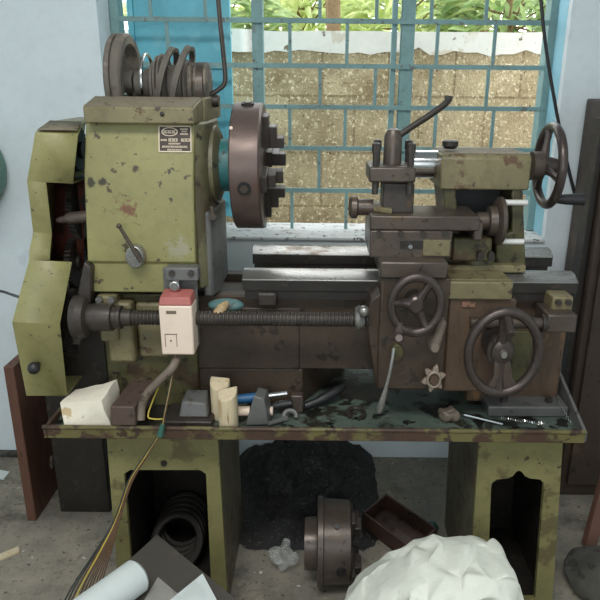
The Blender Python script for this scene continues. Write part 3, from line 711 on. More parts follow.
for u, Y in ((376, .10), (377, .19), (411, .10), (408, .19)):
    x = XP(u, 160, Y); q = MB(); q.lathe([(-.002, .0075), (.028, .0075), (.028, .0095), (.048, .0095), (.05, .006)], (x, Y, ztp), 'z', 8); q.build('clamp_bolt', 'steel_dark', tp)
    q = MB(); q.lathe([(-.062, .007), (-.035, .007)], (x, Y, ztp), 'z', 10); q.build('bolt_end', 'steel_dark', tp)
xc = XP(392, 165, .145)
m = MB(); m.lathe([(-.001, .021), (.062, .020), (.075, .013), (.078, .006)], (xc, .145, ztp), 'z', 16); m.build('centre_nut', 'steel', tp)
m = MB(); m.tube(smoothpath([(xc + .008, .145, ztp + .058), P(410, 128, .14), P(430, 115, .13), P(446, 103, .12), P(449, 96, .12)], 5), [.0075] * 17 + [.009] * 4, 10); m.build('clamp_lever', 'steel_dark', tp)
m = MB(); c = P(360, 207, .14); m.lathe([(-.026, .018), (-.02, .026), (-.008, .027), (-.004, .019), (.03, .019)], c, 'x', 28); m.ball(c + Vector((-.024, -.012, -.002)), .005); m.build('slide_end_cap', 'steel', cr)
# compound handwheel
c = P(500, 221, .14)
m = MB(); m.lathe([(-.055, .02), (-.03, .021), (-.028, .034), (-.012, .036), (-.01, .05), (-.006, .056), (.002, .056), (.006, .05), (.006, .02)], c, 'x', 40); ch_ = m.build('compound_handwheel', 'steel', lt)
for dz, dy in ((.045, -.01), (-.045, -.015)):
    q = MB(); q.tube([c + Vector((0, dy, dz)), c + Vector((.055, dy, dz))], .0068, 12); q.build('handle', 'bright', ch_)
# compound base lumps under
m = MB(); m.lathe([(0, .06), (.035, .055)], (XP(475, 255, .2), .2, zw + .02), 'z', 28, sx=.9); m.pbox(452, 238, 492, 262, .12, .2); m.build('slide_base', 'green_grime', lt, bev=.006)
for u in (480, 491): q = MB(); q.lathe([(-.006, .012), (.01, .012)], P(u, 256, .11), 'y', 14, sx=.6); q.build('clamp_stud', 'dark', lt)

# ---------------- tailstock
TY = .17
m = MB(); m.xprof([(.16, ZP(480, 190, .16)), (.16, ZP(480, 158, .16)), (.172, ZP(480, 154.5, .16)), (.31, ZP(480, 154.5, .16)), (.32, ZP(480, 160, .16)), (.32, ZP(480, 190, .16))], XP(441, 170, .16), XP(531, 170, .16))
ts = m.build('tailstock_body', 'green_worn', lt, bev=.004)
m = MB(); m.box(XP(443, 150, .17), XP(529, 150, .17), .172, .31, ZP(480, 154.5, .16), ZP(480, 154.5, .16) + .0015); m.build('dusty_top', 'dust', ts)
m = MB(); m.prism([(443, 188), (456, 188), (457, 205), (460, 232), (461, 268), (440, 268), (446, 220)], .17, .31)
m.prism([(512, 188), (523, 188), (526, 268), (496, 268), (496, 236), (512, 232)], .165, .31)
m.build('tailstock_leg', 'green_grime', lt, bev=.004)
m = MB(); m.box(XP(450, 200, .29), XP(513, 200, .29), .27, .312, zw + .03, ZP(480, 189, .17)); m.build('cavity_shade_panel', 'black', lt)  # black back panel paints the darkness of the opening under the tailstock
m = MB(); m.box(XP(440, 262, .14), XP(527, 262, .14), .14, .41, zw + .016, zw + .035); m.build('tailstock_base', 'green_worn', lt, bev=.004)
qz = ZP(428, 164, .24)
m = MB(); m.lathe([(XP(408, 164, .24), .012), (XP(412, 164, .24), .033), (XP(442, 164, .24), .033)], (0, .24, qz), 'x', 40); m.build('quill', 'chrome', lt)
m = MB(); m.lathe([(-.004, .012), (.003, .019), (.014, .019), (.016, .014)], P(450, 147, .22), 'z', 20, ); m.build('quill_lock', 'dark', ts)
def handwheel(c, axis, R, r, sx, spokes, name, m_='wheel', hub_r=.022, handle=None, hm='steel_dark', hr=.009, flat=1.0, dish=0.0, spoke_w=.009):
    g_ = MB(); g_.torus(c, axis, R - r, r, sx=sx, ry=flat); w_ = g_.build(name, m_, lt)
    hb_ = MB(); hc = Vector(c) + (Vector((dish, 0, 0)) if axis == 'x' else Vector((0, dish, 0)))
    hb_.lathe([(-.014, hub_r * .75), (-.01, hub_r), (.012, hub_r), (.03, hub_r * .8)], hc, axis, 24, sx=sx if axis == 'y' else 1); hb_.build('hub', m_, w_)
    for a in spokes:
        d = Vector((0, math.cos(a), math.sin(a))) if axis == 'x' else Vector((math.cos(a) * sx, 0, math.sin(a)))
        q = MB(); q.tube([hc + d * hub_r * .7, hc.lerp(Vector(c), .5) + d * R * .55, Vector(c) + d * (R - r)], [spoke_w * 1.3, spoke_w * .85, spoke_w * 1.1], 10); q.build('spoke', m_, w_)
    if handle:
        q = MB(); q.tube(handle, hr, 14); q.build('handle', hm, w_, bev=.002)
    return w_
tc_ = P(549, 166, .24)
m = MB(); m.lathe([(XP(531, 165, .24), .034), (XP(541, 165, .24), .034), (XP(543, 165, .24), .02), (XP(549, 165, .24), .018)], (0, .24, tc_.z), 'x', 32); m.build('tailstock_collar', 'steel', lt)
hz = P(560, 200, .18)
handwheel(tc_, 'x', .103, .011, 1, [math.radians(a) for a in (75, 195, 315)], 'tailstock_handwheel', handle=[(tc_.x + .004, .19, hz.z), (tc_.x + .03, .19, hz.z), (tc_.x + .075, .19, hz.z)], hm='black', hr=[.009, .0125, .0145], dish=-.012)
# ---------------- apron wheels and levers
cL = P(416, 305, -.015)
w1 = handwheel(cL, 'y', .0745, .011, .84, [math.radians(a) for a in (55, 175, 300)], 'apron_handwheel', handle=[P(399, 336, -.02), P(399, 338, -.06)], hm='wheel', hr=.0095, dish=.006, hub_r=.02, spoke_w=.010)
m = MB(); m.lathe([(0, .022), (.055, .022)], cL + Vector((0, 0, 0)), 'y', 24, sx=.84); m.build('shaft_boss', 'steel_dark', w1)
MB().tube([P(399, 322, -.018), P(399, 340, -.02)], [.008, .011], 10).build('handle_lug', 'steel', w1)
cR = P(503, 353, -.02)
w2 = handwheel(cR, 'y', .109, .0125, .80, [math.radians(a) for a in (95, -90)], 'apron_handwheel', handle=[P(505, 318, -.02), P(508, 320, -.035), P(511, 335, -.07)], hm='wheel', hr=[.008, .010, .0095], dish=.01, hub_r=.03, spoke_w=.011)
m = MB(); q3 = [(495, 358), (510, 358), (513, 378), (524, 391), (484, 391), (494, 378)]; m.prism(q3, -.022, -.010); m.build('broad_spoke', 'steel', w2, bev=.003)
m = MB(); m.lathe([(0, .036), (.075, .036)], cR + Vector((-.002, .01, 0)), 'y', 28, sx=.84); m.build('shaft_boss', 'steel_dark', w2)
m = MB(); m.lathe([(-.012, .008), (0, .012)], cR + Vector((0, .0, 0)), 'y', 16, sx=.8); m.build('hub_cap', 'way', w2)
# star knob
m = MB(); c = P(433, 377, .02); pts_ = []
for k in range(24):
    a = 2 * PI * k / 24 + .3; r_ = .027 + .0095 * math.cos(6 * a - 1.8); pts_.append(c + Vector((r_ * math.cos(a) * .8, 0, r_ * math.sin(a))))
m.ext(pts_, (0, -.012, 0)); m.torus(c + Vector((0, -.014, 0)), 'y', .018, .004, sx=.8); st = m.build('star_knob', 'star', lt, bev=.002)
MB().lathe([(-.02, .012), (-.012, .014), (.03, .013)], c, 'y', 20, sx=.8).build('knob_boss', 'rusty', st)
# small crank
m = MB(); m.tube([P(443, 322, .02), P(439, 334, .018), P(434, 345, .015)], [.009, .011, .015], 12); m.lathe([(-.018, .011), (0, .018), (.03, .014)], P(434, 345, .015), 'y', 20, sx=.8); m.lathe([(-.008, .007), (.02, .008)], P(443, 322, .02), 'y', 14, sx=.8); m.build('feed_crank', 'conduit', lt)
m = MB(); m.lathe([(-.006, .021), (.006, .021)], P(397, 352, .03), 'y', 24, sx=.7); ld = m.build('lever_disc', 'green_grime', lt, bev=.002)
m = MB(); m.tube(smoothpath([P(394, 348, .015), P(391, 366, .005), P(386, 388, .0), P(379, 412, .005)], 4), [.004] * 8 + [.005, .0065, .008, .009, .006], 10); m.build('feed_lever', 'way', lt)
MB().lathe([(-.003, .009), (.004, .009)], P(401, 374, .035), 'y', 14, sx=.8).build('apron_plug', 'steel_dark', lt)
m = MB(); m.pbox(462, 302, 475, 307, .050, .0555); m.build('tag_plate', 'copper', lt)
m = MB(); m.lathe([(-.008, .008), (.01, .008)], P(213, 216, .12), 'y', 12); m.tube([P(211, 206, .12), P(214, 220, .115)], .005, 8); m.build('grease_nipple', 'steel', lt)
m = MB(); m.pbox(257, 293, 277, 307, .11, .15); m.build('way_clamp', 'steel_dark', lt, bev=.006)

# ------------------------------------------------------------------ things on and about the lathe
# switch box
sx = empty('switch_box', P(177, 355, .03)); tag(sx, 'small white push-button switch box with faded red top, hung on the headstock bracket', 'switch')
m = MB(); m.pbox(160, 306, 193, 355, .0, .058); m.build('body', 'white_box', sx, bev=.004, seg=3)
m = MB(); bx_ = (XP(160, 330, 0), XP(193, 330, 0)); zt_ = ZP(177, 306, 0)
m.hexa([(bx_[0], 0, zt_), (bx_[1], 0, zt_), (bx_[1], .058, zt_), (bx_[0], .058, zt_), (bx_[0] + .003, .006, zt_ + .018), (bx_[1] - .004, .006, zt_ + .018), (bx_[1] - .004, .052, zt_ + .024), (bx_[0] + .003, .052, zt_ + .024)])
m.build('top_cap', 'pink', sx, bev=.003)
m = MB(); m.pbox(166, 311, 176, 314, -.0012, .001); m.build('maker_mark', 'conduit', sx)
m = MB(); m.pbox(165, 334, 177, 334.8, -.0006, .001); m.pbox(165, 334, 165.6, 347, -.0006, .001); m.pbox(176.4, 334, 177, 347, -.0006, .001); m.pbox(170, 340, 171.6, 341.6, -.001, .001); m.build('label_outline', 'conduit', sx)

m = MB(); m.tube(smoothpath([P(178, 356, .03), P(172, 368, .0), P(158, 382, .0), P(147, 394, .005), P(142, 406, .01), P(141, 420, .0)], 6), .0095, 14)
tag(m.build('flexible_conduit', 'conduit'), 'short dirty grey flexible conduit bending from switch box down to the tray', 'conduit')
cb = empty('cable_bundle', G(60, 640)); tag(cb, 'bundle of thin brown and yellow wires hanging down across the left pedestal', 'cable')
for k in range(11):
    o = (k - 5) / 5
    e_ = G(48 + 6 * k, 655 + 6 * math.sin(k * 2))
    e_.z = .004
    pts_ = [P(177 - k * .3, 355, .02), P(172 + o, 380, -.0), P(166 + o, 410, -.02), P(161 + o * 1.2, 432, -.026), P(146 + o * 1.5, 456, -.03), P(130 + o * 2, 482, -.034), P(117 + 2.6 * o, 520, -.04), P(103 + 8 * o, 552, -.06), P(82 + 17 * o, 600, -.10)]
    if k > 4: pts_ = pts_[3:]
    m = MB(); m.tube(smoothpath(pts_ + [e_, e_ + Vector((-.08, -.05, 0))], 5), .0019, 6); m.build('wire', 'wire_y' if k in (3,) else ('wire_k' if k in (0, 1) else 'wire'), cb)
m = MB(); m.tube([P(163, 424, -.022), P(160, 436, -.027)], [.006, .008], 10); m.build('tape', 'tape', cb)
m = MB(); m.tube(smoothpath([P(160, 384, .02), P(153, 400, .015), P(148, 416, .01), P(154, 419, .0), P(163, 419, -.01)], 5), .0018, 6); m.build('wire', 'wire_y', cb)

# foam block
def rough(mb, amt, sc, seed=0):
    for v in mb.bm.verts:
        n_ = noise.noise_vector(v.co * sc + Vector((seed, seed, seed))); v.co += n_ * amt
def chunk(uv, Y0, Y1, name, m_, amt=.003, sc=20, cuts=3, bev=.003, shift=(0, 0, 0), top_in=0, parent=None):
    q = MB(); q.prism(uv, Y0, Y1)
    bmesh.ops.triangulate(q.bm, faces=[f for f in q.bm.faces if len(f.verts) > 4])
    bmesh.ops.subdivide_edges(q.bm, edges=q.bm.edges, cuts=cuts, use_grid_fill=True)
    rough(q, amt, sc, hash(name) % 7 * 0 + len(name)); return q
TF = TZ - .010
q = MB(); f0 = [G(66, 431, TF), G(112, 430, TF), G(120, 418, TF), G(72, 418, TF)]
a0, a1 = P(60, 403, f0[0].y), P(101, 400, f0[1].y); b0, b1 = P(76, 390, .09), P(117, 380, .09)
q.hexa([f0[0], f0[1], (b1.x, .10, TF), (b0.x, .10, TF), a0, a1, b1, b0])
bmesh.ops.subdivide_edges(q.bm, edges=q.bm.edges, cuts=5, use_grid_fill=True); rough(q, .004, 25)
q.bm.verts.ensure_lookup_table()
zmin = TF
for v in q.bm.verts: v.co.z = max(v.co.z, TF)
tag(q.build('foam_block', 'foam', bev=0, ang=12), 'crumpled yellowish white foam block at the left end of the chip tray', 'foam block')
# iron bar lying across the rim
q = MB(); b0 = G(112, 430, TZ + .012); b1 = G(135, 430, TZ + .012); d = Vector((.085, .20, 0)); hh = Vector((0, 0, .05))
b0 = Vector((XP(112, 425, -.01), -.012, TZ + .0125)); b1 = Vector((XP(136, 425, -.01), -.012, TZ + .0125))
q.hexa([b0, b1, b1 + Vector((.012, .165, 0)), b0 + Vector((.012, .165, 0)), b0 + hh, b1 + hh, b1 + hh + Vector((.012, .165, 0)), b0 + hh + Vector((.012, .165, 0))])
tag(q.build('iron_bar', 'iron', bev=.003), 'short thick rusty square iron bar lying over the tray rim beside the foam block', 'metal bar')
# grey toolholder block
tb = empty('tool_block', (XP(188, 420, .05), .06, TF)); tag(tb, 'dark grey steel tool block on a flat base, in the tray beneath the switch box', 'tool block')
m = MB(); m.box(XP(163, 420, .02), XP(212, 420, .02), .015, .11, TF, TF + .02); m.build('base', 'steel_dark', tb, bev=.003)
m = MB(); x0_, x1_ = XP(178, 405, .04), XP(208, 405, .04)
m.hexa([(x0_, .035, TF + .02), (x1_, .035, TF + .02), (x1_, .10, TF + .02), (x0_, .10, TF + .02), (x0_ + .008, .045, TF + .058), (x1_ - .004, .045, TF + .052), (x1_ - .008, .095, TF + .066), (x0_ + .012, .095, TF + .066)]); m.build('jaw_block', 'grey', tb, bev=.004)
# wooden half-rounds
def halfround(u0, u1, vt, vb, Y, flip, label):
    q = MB(); A = P(u0, vb, Y); Bq = P(u1, vb, Y); r_ = (Bq.x - A.x) / 2; cx = (A.x + Bq.x) / 2; zt_ = ZP((u0 + u1) / 2, vt, Y)
    pts_ = [(cx + r_ * math.cos(PI + PI * k / 16), Y + r_ * math.sin(PI + PI * k / 16) * 1.0) for k in range(17)] + [(cx + r_, Y + .012), (cx - r_, Y + .012)]
    q.plan(pts_, TF, zt_); bmesh.ops.bevel
    for v in q.bm.verts:
        if v.co.z > TF + .01: v.co.z += (v.co.x - cx) * flip + (v.co.y - Y) * .5
    o_ = q.build('wood_piece', 'wood', bev=.003); tag(o_, label, 'wood block', 'half-round wood pieces on the tray'); return o_
halfround(212, 231, 381, 424, .075, -.1, 'taller half-round pale wood piece, the rear of two, standing in the tray')
halfround(219, 238, 392, 424, .028, .25, 'shorter half-round pale wood piece, the front of two, standing in the tray')
# screwdriver
sd = empty('screwdriver', (XP(250, 400, .12), .12, TF)); tag(sd, 'blue-handled screwdriver with steel shaft lying behind the grey wedge', 'screwdriver')
zz = TF + .02
m = MB(); m.tube([P(236, 399, .10), P(240, 399, .10), P(258, 397, .11), P(263, 396, .11)], [.009, .012, .012, .008], 12); m.build('handle', 'blue', sd)
m = MB(); m.tube([P(263, 396, .11), P(287, 393, .12)], .0065, 10); m.build('shaft', 'chrome', sd)
# hammer with white handle
hm = empty('hammer', (XP(258, 420, .04), .04, TF)); tag(hm, 'hammer with grey wedge head and short white handle beside the wood pieces', 'hammer')
m = MB(); A = [P(u, v, .03) for u, v in ((245, 426), (269, 425), (264, 399), (254, 396))]; q0 = A
m.ext([Vector((p.x, p.y, max(p.z, TF))) for p in A], (.006, .05, 0)); m.build('head', 'grey', hm, bev=.003)
m = MB(); m.tube([P(237, 411, .06), P(250, 411, .06)], [.012, .012], 12); m.build('handle', 'white_box', hm)
m = MB(); m.tube([P(268, 411, .07), P(273, 411, .07)], [.011, .011], 12); m.build('handle_end', 'white_box', hm)
# spanner
q = MB(); A = G(268, 424, TF + .008); Bq = G(287, 418, TF + .008)
q.tube([A, Bq], [.006, .007], 8); c = G(290, 416, TF + .012)
for k in range(1): q.tube([c + Vector((.015 * math.cos(a), .015 * math.sin(a) * .6, .010 * math.sin(a))) for a in [math.radians(x) for x in range(-20, 260, 20)]], .006, 8)
tag(q.build('spanner', 'grey'), 'small grey open-ended spanner lying at the front of the tray', 'spanner')
# black handled pliers
q = MB(); q.tube([P(270, 407, .09), P(280, 405, .09), P(292, 403, .09)], [.008, .011, .009], 12)
tag(q.build('black_grip', 'black'), 'black rubber tool grip lying behind the spanner', 'tool grip')
q = MB(); q.box(XP(291, 405, .1), XP(303, 405, .1), .10, .125, TF, ZP(297, 396, .1))
tag(q.build('steel_block', 'steel', bev=.003), 'small upright grey steel block behind the open-ended spanner', 'metal block')
q = MB(); q.tube(smoothpath([P(305, 406, .12), P(318, 401, .13), P(333, 393, .15), P(345, 385, .17)], 4), [.010] * 5 + [.013] * 5 + [.010, .009, .006], 12)
tag(q.build('brush', 'black'), 'long black greasy brush handle lying back across the tray under the bed', 'brush')
q = MB(); c = G(356, 413, TF + .006); q.tube([c + Vector((.02 * math.cos(a), .028 * math.sin(a), 0)) for a in [math.radians(x) for x in range(-60, 230, 15)]], .006, 8)
tag(q.build('iron_ring', 'steel_dark'), 'dark broken iron ring on the tray left of the long feed lever', 'ring')
q = MB(); bmesh.ops.create_icosphere(q.bm, subdivisions=3, radius=.022, matrix=Matrix.Translation(G(449, 420, TF) + Vector((0, 0, .016))) @ Matrix.Diagonal((1.2, .9, .9, 1))); rough(q, .012, 45, 3)
for v in q.bm.verts: v.co.z = max(v.co.z, TF)
tag(q.build('dirt_lump', 'conduit', ang=25), 'pale crusty lump on the tray below the star knob', 'lump')
q = MB(); q.tube([G(462, 414, TF + .008), G(503, 424, TF + .008)], [.005, .004], 8)
tag(q.build('steel_rod', 'chrome'), 'thin shiny steel rod on the tray below the large handwheel', 'rod')
q = MB()
for (ua, va, ub, vb, n_) in ((500, 418, 545, 424, 150), (556, 398, 570, 422, 60)):
    A, Bq = G(ua, va, TF + .03), G(ub, vb, TF + .03)
    q.tube([A.lerp(Bq, k / n_) + Vector((0, .005 * math.cos(k * .8), .005 * math.sin(k * .8))) for k in range(n_)], .0010, 5)
tag(q.build('metal_shavings', 'chrome'), 'curly bright metal shavings strewn round the right foot of the lathe', 'metal shavings', kind='stuff')
# paintbrush-like scraper on the lower bed
sc_ = empty('oil_brush', P(226, 312, .1)); tag(sc_, 'turquoise oval brush with beige wooden grip resting on the bed behind the leadscrew', 'brush')
q = MB(); q.ball(P(226, 305, .105), .043, (1, .55, .36), 24)
q.build('brush_head', mat('turquoise_faded', (86, 120, 120), (66, 76, 74), (112, 116, 104), .5, chips=.6, cs=40, rs=25, ra=.55, vary=.1), sc_)
q = MB(); q.tube([P(227, 303, .075), P(222, 308, .06), P(218, 314, .055), P(218, 317, .055)], [.007, .012, .014, .006], 12); q.build('grip', mat('beige_grip', (176, 150, 112), (120, 96, 70), None, .5), sc_)

# ------------------------------------------------------------------ floor and surroundings
# chuck on the floor
fc = empty('loose_chuck', G(332, 590)); tag(fc, 'round brown steel chuck standing on its edge on the floor beneath the lathe', 'chuck')
cc = G(332, 584); R = .122; cY = cc.y + .03; cZ = R
def fx(u): return XP(u, 540, cY)
m = MB(); m.lathe([(fx(317), R - .02), (fx(318), R), (fx(323), R), (fx(324), R - .006), (fx(349), R - .010), (fx(351), R - .02)], (0, cY, cZ), 'x', 72); m.build('body', 'steel', fc)
m = MB(); m.lathe([(fx(305), .07), (fx(313), .072), (fx(318), .07)], (0, cY - .01, cZ), 'x', 40); m.build('back_plate', 'steel', fc)
for a in (200, 290, 20, 110):
    d = Vector((0, math.cos(math.radians(a)), math.sin(math.radians(a)))); e_ = Vector((0, -d.z, d.y)); q = MB()
    for r0_, r1_, xa_, xb_ in ((.03, .115, fx(350), fx(354)), (.05, .09, fx(353), fx(360))):
        pts_ = []
        for X_ in (xa_, xb_):
            for rr, ss in ((r0_, -.018), (r1_, -.018), (r1_, .018), (r0_, .018)): pts_.append(Vector((X_, cY, cZ)) + d * rr + e_ * ss)
        q.hexa(pts_)
    q.build('jaw', 'steel_dark', fc, bev=.002)
q = MB(); q.tube([Vector((fx(336), cY, cZ)) + Vector((0, math.cos(math.radians(118)) * 0, 0)) + Vector((0, -.060, .0925)) , Vector((fx(336), cY, cZ)) + Vector((0, -.066, .101))], .007, 14); q.build('key_hole', 'black', fc)
q = MB(); q.tube([Vector((fx(340), cY - R + .01, cZ - .005)), Vector((fx(340), cY - R + .002, cZ - .006))], .013, 16); q.build('jaw_screw', 'black', fc)

# plastic bag
q = MB(); c = G(283, 580); random.seed(9); bmesh.ops.create_icosphere(q.bm, subdivisions=3, radius=.05, matrix=Matrix.Translation(c + Vector((0, .05, .04))) @ Matrix.Diagonal((.9, .8, 1.0, 1)))
bc = c + Vector((0, .05, .04))
for v in q.bm.verts:
    a = math.atan2(v.co.z - bc.z, v.co.x - bc.x)
    v.co = bc + (v.co - bc) * (.80 + .30 * math.cos(4 * a + .6) * (1 if v.co.z > bc.z else .4) + random.uniform(-.13, .13)); v.co.z = max(.002, v.co.z)
tag(q.build('plastic_bag', 'bag', ang=20), 'small crumpled clear plastic bag on the floor left of the loose chuck', 'plastic bag')
# dark red open box
rb = empty('parts_box', G(400, 545)); tag(rb, 'open dark red-brown box lying askew on the floor right of the loose chuck', 'box')
A = G(362, 527); Bq = G(413, 566); C_ = G(436, 543); D_ = A + (C_ - Bq)
q = MB(); hgt = .055
def wallseg(mb, p, r, h, th=.006):
    d = (r - p).normalized(); nn = Vector((-d.y, d.x, 0)) * th
    mb.hexa([p, r, r + nn, p + nn, p + Vector((0, 0, h)), r + Vector((0, 0, h)), r + nn + Vector((0, 0, h)), p + nn + Vector((0, 0, h))])
for p_, r_ in ((A, Bq), (Bq, C_), (C_, D_), (D_, A)): wallseg(q, p_, r_, hgt)
q.plan([(p_.x, p_.y) for p_ in (A, Bq, C_, D_)], .001, .006); q.build('box_body', 'redbox', rb)
q = MB(); m0 = (A + Bq) / 2; 
q.hexa([p_ + Vector((.015, .015, .008)) for p_ in (m0, m0 + (Bq - A) * .45, m0 + (Bq - A) * .45 + (D_ - A) * .22, m0 + (D_ - A) * .22)] + [p_ + Vector((.015, .015, .038)) for p_ in (m0, m0 + (Bq - A) * .45, m0 + (Bq - A) * .45 + (D_ - A) * .22, m0 + (D_ - A) * .22)])
tag(q.build('brick_piece', 'iron', bev=.004), 'short brown block lying inside the dark red box', 'block')
q = MB(); bmesh.ops.create_icosphere(q.bm, subdivisions=3, radius=.02, matrix=Matrix.Translation(G(431, 532) + Vector((0, 0, .016)))); rough(q, .008, 50, 2)
for v in q.bm.verts: v.co.z = max(v.co.z, .001)
bt_ = q.build('green_rag', 'tape', ang=20); tag(bt_, 'small crumpled green scrap on the floor behind the white sack', 'scrap')
# swarf pile
q = MB(); nx, ny = 60, 26; V_ = {}
cx0_, cx1_ = XP(236, 470, .7), XP(376, 470, .7)
for i in range(nx + 1):
    for j in range(ny + 1):
        s_, t_ = i / nx, j / ny; x = lerp(cx0_, cx1_, s_); y = lerp(.26, .795, t_)
        env = max(0, math.sin(PI * s_)) ** .6 * max(0, min(1, t_ * 1.5)) ** .8
        h = env * (.05 + .035 * noise.noise((x * 9, y * 9, 0)) + .03 * noise.noise((x * 40, y * 40, 2)) + .05 * t_) - .004
        V_[i, j] = q.bm.verts.new((x + .01 * noise.noise((x * 30, y * 30, 5)), min(y, .797), h))
for i in range(nx):
    for j in range(ny): q.bm.faces.new((V_[i, j], V_[i + 1, j], V_[i + 1, j + 1], V_[i, j + 1]))
for k in range(160):
    x = random.uniform(cx0_ + .09, cx1_ - .12); y = random.uniform(.36, .66); r_ = random.uniform(.004, .012); L = random.uniform(.03, .1); a = random.uniform(0, 6.28)
    q.tube([Vector((x + math.cos(a) * L * t_ / 14 + r_ * math.cos(t_ * 1.2), y + math.sin(a) * L * .5 * t_ / 14, .045 + .03 * (y - .4) + r_ * math.sin(t_ * 1.2) + .02 * random.random() * 0 + .03 * t_ / 14)) for t_ in range(15)], .0012, 4)
for v in q.bm.verts: v.co.y = min(v.co.y, .797)
tag(q.build('swarf_pile', 'swarf', ang=60), 'heap of black greasy metal turnings on the floor against the wall between the pedestals', 'metal turnings', kind='stuff')

# coil of hose in left pedestal
for k in range(5):
    c = Vector((XP(182, 560, .25), .19 + .024 * k, .006)); R_ = .07
    q = MB(); r_ = .011
    q.tube([Vector((c.x + R_ * .95 * math.cos(a), c.y + .05 * math.sin(a) + .02, r_ + .02 + (R_ + .0) * (1 + math.sin(a)) * .75)) for a in [2 * PI * i / 40 for i in range(40)]], r_, 8, closed=True)
    o_ = q.build('hose_coil', 'hose'); tag(o_, 'loop of dark greasy hose standing inside the left pedestal', 'hose', 'hose loops in the left pedestal')

# brown board at the left
q = MB(); n0 = G(33, 521); q.box(n0.x - .018, n0.x + .012, n0.y, .79, 0, ZP(8, 367, n0.y))
bo = q.build('brown_board', 'wood_brown', bev=.003); tag(bo, 'upright dark brown board standing edge-on behind the gear guard at left', 'board')
q = MB(); q.ball(P(33, 455, .58) * 0 + Vector((n0.x + .014, .56, ZP(33, 462, .56))), .018, (.3, 1, 1.4), 12)
# (a pale chip on the board)
q.build('pale_chip', 'conduit', bo)
# added dark block standing for the darkness under the tray, behind left pedestal
q = MB(); q.box(XP(56, 480, .45), XP(107, 480, .45), .45, .76, 0, .46); tag(q.build('shade_block', 'dark', bev=.004), 'dark block added for the darkness between the brown board and left pedestal', 'crate')
# blue-white scrap left edge, timber strip
q = MB(); a = G(-6, 470), G(10, 473), G(4, 480), G(-8, 478)
q.plan([(p_.x, p_.y) for p_ in a], 0, .006); tag(q.build('plastic_scrap', 'paper'), 'pale blue-white plastic scrap on the floor by the wall, far left', 'scrap')
q = MB(); a = G(-10, 565), G(20, 553), G(19, 548), G(-10, 560)
q.plan([(p_.x, p_.y) for p_ in a], 0, .008); tag(q.build('wood_strip', 'wood', bev=.001), 'thin pale wood strip lying on the floor at lower left', 'strip')
# green casing at the left edge
q = MB(); c = P(-50, 176, .6); q.lathe([(-.0, .118), (.03, .125), (.16, .125), (.198, .11)], Vector((c.x, .60, c.z)), 'y', 48, sx=.7)
gc = q.build('green_casing', 'green_case', bev=.003); tag(gc, 'rounded green metal casing on the wall at the far left edge', 'casing')
q = MB(); q.ball(P(-3, 168, .62), .006, (1, 1, 1), 10); q.build('screw', 'steel_dark', gc)
q = MB(); q.tube(smoothpath([P(-30, 286, .6), P(0, 291, .5), P(10, 294, .4), P(22, 298, .2)], 5), .004, 8)
tag(q.build('black_cable', 'black'), 'thin black cable running from the left wall to the gear guard', 'cable')
# right cable
q = MB(); cy = WY - .008
q.tube(smoothpath([P(538, -40, cy), P(541, 0, cy), P(545, 40, cy), P(551, 80, cy), P(560, 130, cy), P(570, 175, cy), P(581, 215, cy), P(592, 245, cy), P(604, 268, cy), P(625, 300, cy)], 6), .0055, 8)
tag(q.build('black_cable', 'black'), 'black cable hanging down the pale wall right of the window', 'cable')
# cabinet right
cb_ = empty('steel_cabinet', (XP(600, 490, .57), .57, 0)); tag(cb_, 'tall dark brown cabinet at the right edge of the room by the wall', 'cabinet')
x0_ = XP(586, 300, .57); zt_ = ZP(592, 100, .57)
q = MB(); q.box(x0_, x0_ + .4, .57, .78, .0, zt_); q.build('body', 'cabinet', cb_, bev=.006)
q = MB(); q.box(x0_ + .022, x0_ + .38, .555, .57, .05, zt_ - .02); q.build('door', 'cabinet', cb_, bev=.003)
q = MB(); q.box(x0_ - .02, x0_ - .001, .60, .66, 0, zt_ - .05); q.build('side_shadow_strip', 'dark', cb_, bev=.002)  # added dark strip painting the shadow along the cabinet's left side
# leaning plank and rag at lower right
q = MB(); a, b_ = G(584, 552), P(606, 470, .40)
d = Vector((.035, 0, 0)); e_ = Vector((.0, .03, 0))
a = a + Vector((0, 0, .012)); 
q.hexa([a, a + d, a + d + e_, a + e_, b_, b_ + d, b_ + d + e_, b_ + e_])
tag(q.build('plank', 'wood_brown', bev=.003), 'short reddish brown plank leaning at the lower right edge of the floor', 'plank')
q = MB(); c = G(604, 600); bmesh.ops.create_icosphere(q.bm, subdivisions=4, radius=.07, matrix=Matrix.Translation(c + Vector((.0, .06, .03))) @ Matrix.Diagonal((1.1, 1.3, .6, 1))); rough(q, .03, 14, 6)
for v in q.bm.verts: v.co.z = max(v.co.z, .001)
tag(q.build('dark_rag', 'skirt', ang=50), 'dark grey crumpled rag on the floor in the lower right corner', 'rag')

# foreground: crate with dark board, paper roll and sheets
bz = .30
def BP(u, v, z=bz): return G(u, v, z)
c0 = BP(157, 534); c1 = BP(243, 604); c2 = BP(60, 622); c3 = c1 + (c2 - c0)
ct = empty('low_crate', ((c1.x + c2.x) / 2, (c1.y + c2.y) / 2, 0)); tag(ct, 'low wooden crate in the foreground carrying the dark grey board', 'crate')
mid = (c0 + c3) / 2
q = MB(); ins = [mid.lerp(p_, .8) for p_ in (c0, c1, c3, c2)]
for k in range(4):
    for zz_ in (.01, .10, .19):
        a, b_ = ins[k], ins[(k + 1) % 4]; a = Vector((a.x, a.y, zz_)); b_ = Vector((b_.x, b_.y, zz_)); wallseg(q, a, b_, .075, .012)
q.build('slats', 'wood_brown', ct)
q = MB()
for p_ in ins: pp = mid.lerp(p_, .9); q.box(pp.x - .015, pp.x + .015, pp.y - .015, pp.y + .015, 0, bz - .008)
q.build('corner_posts', 'wood_brown', ct)
q = MB(); q.plan([(p_.x, p_.y) for p_ in (c0, c1, c3, c2)], bz - .008, bz)
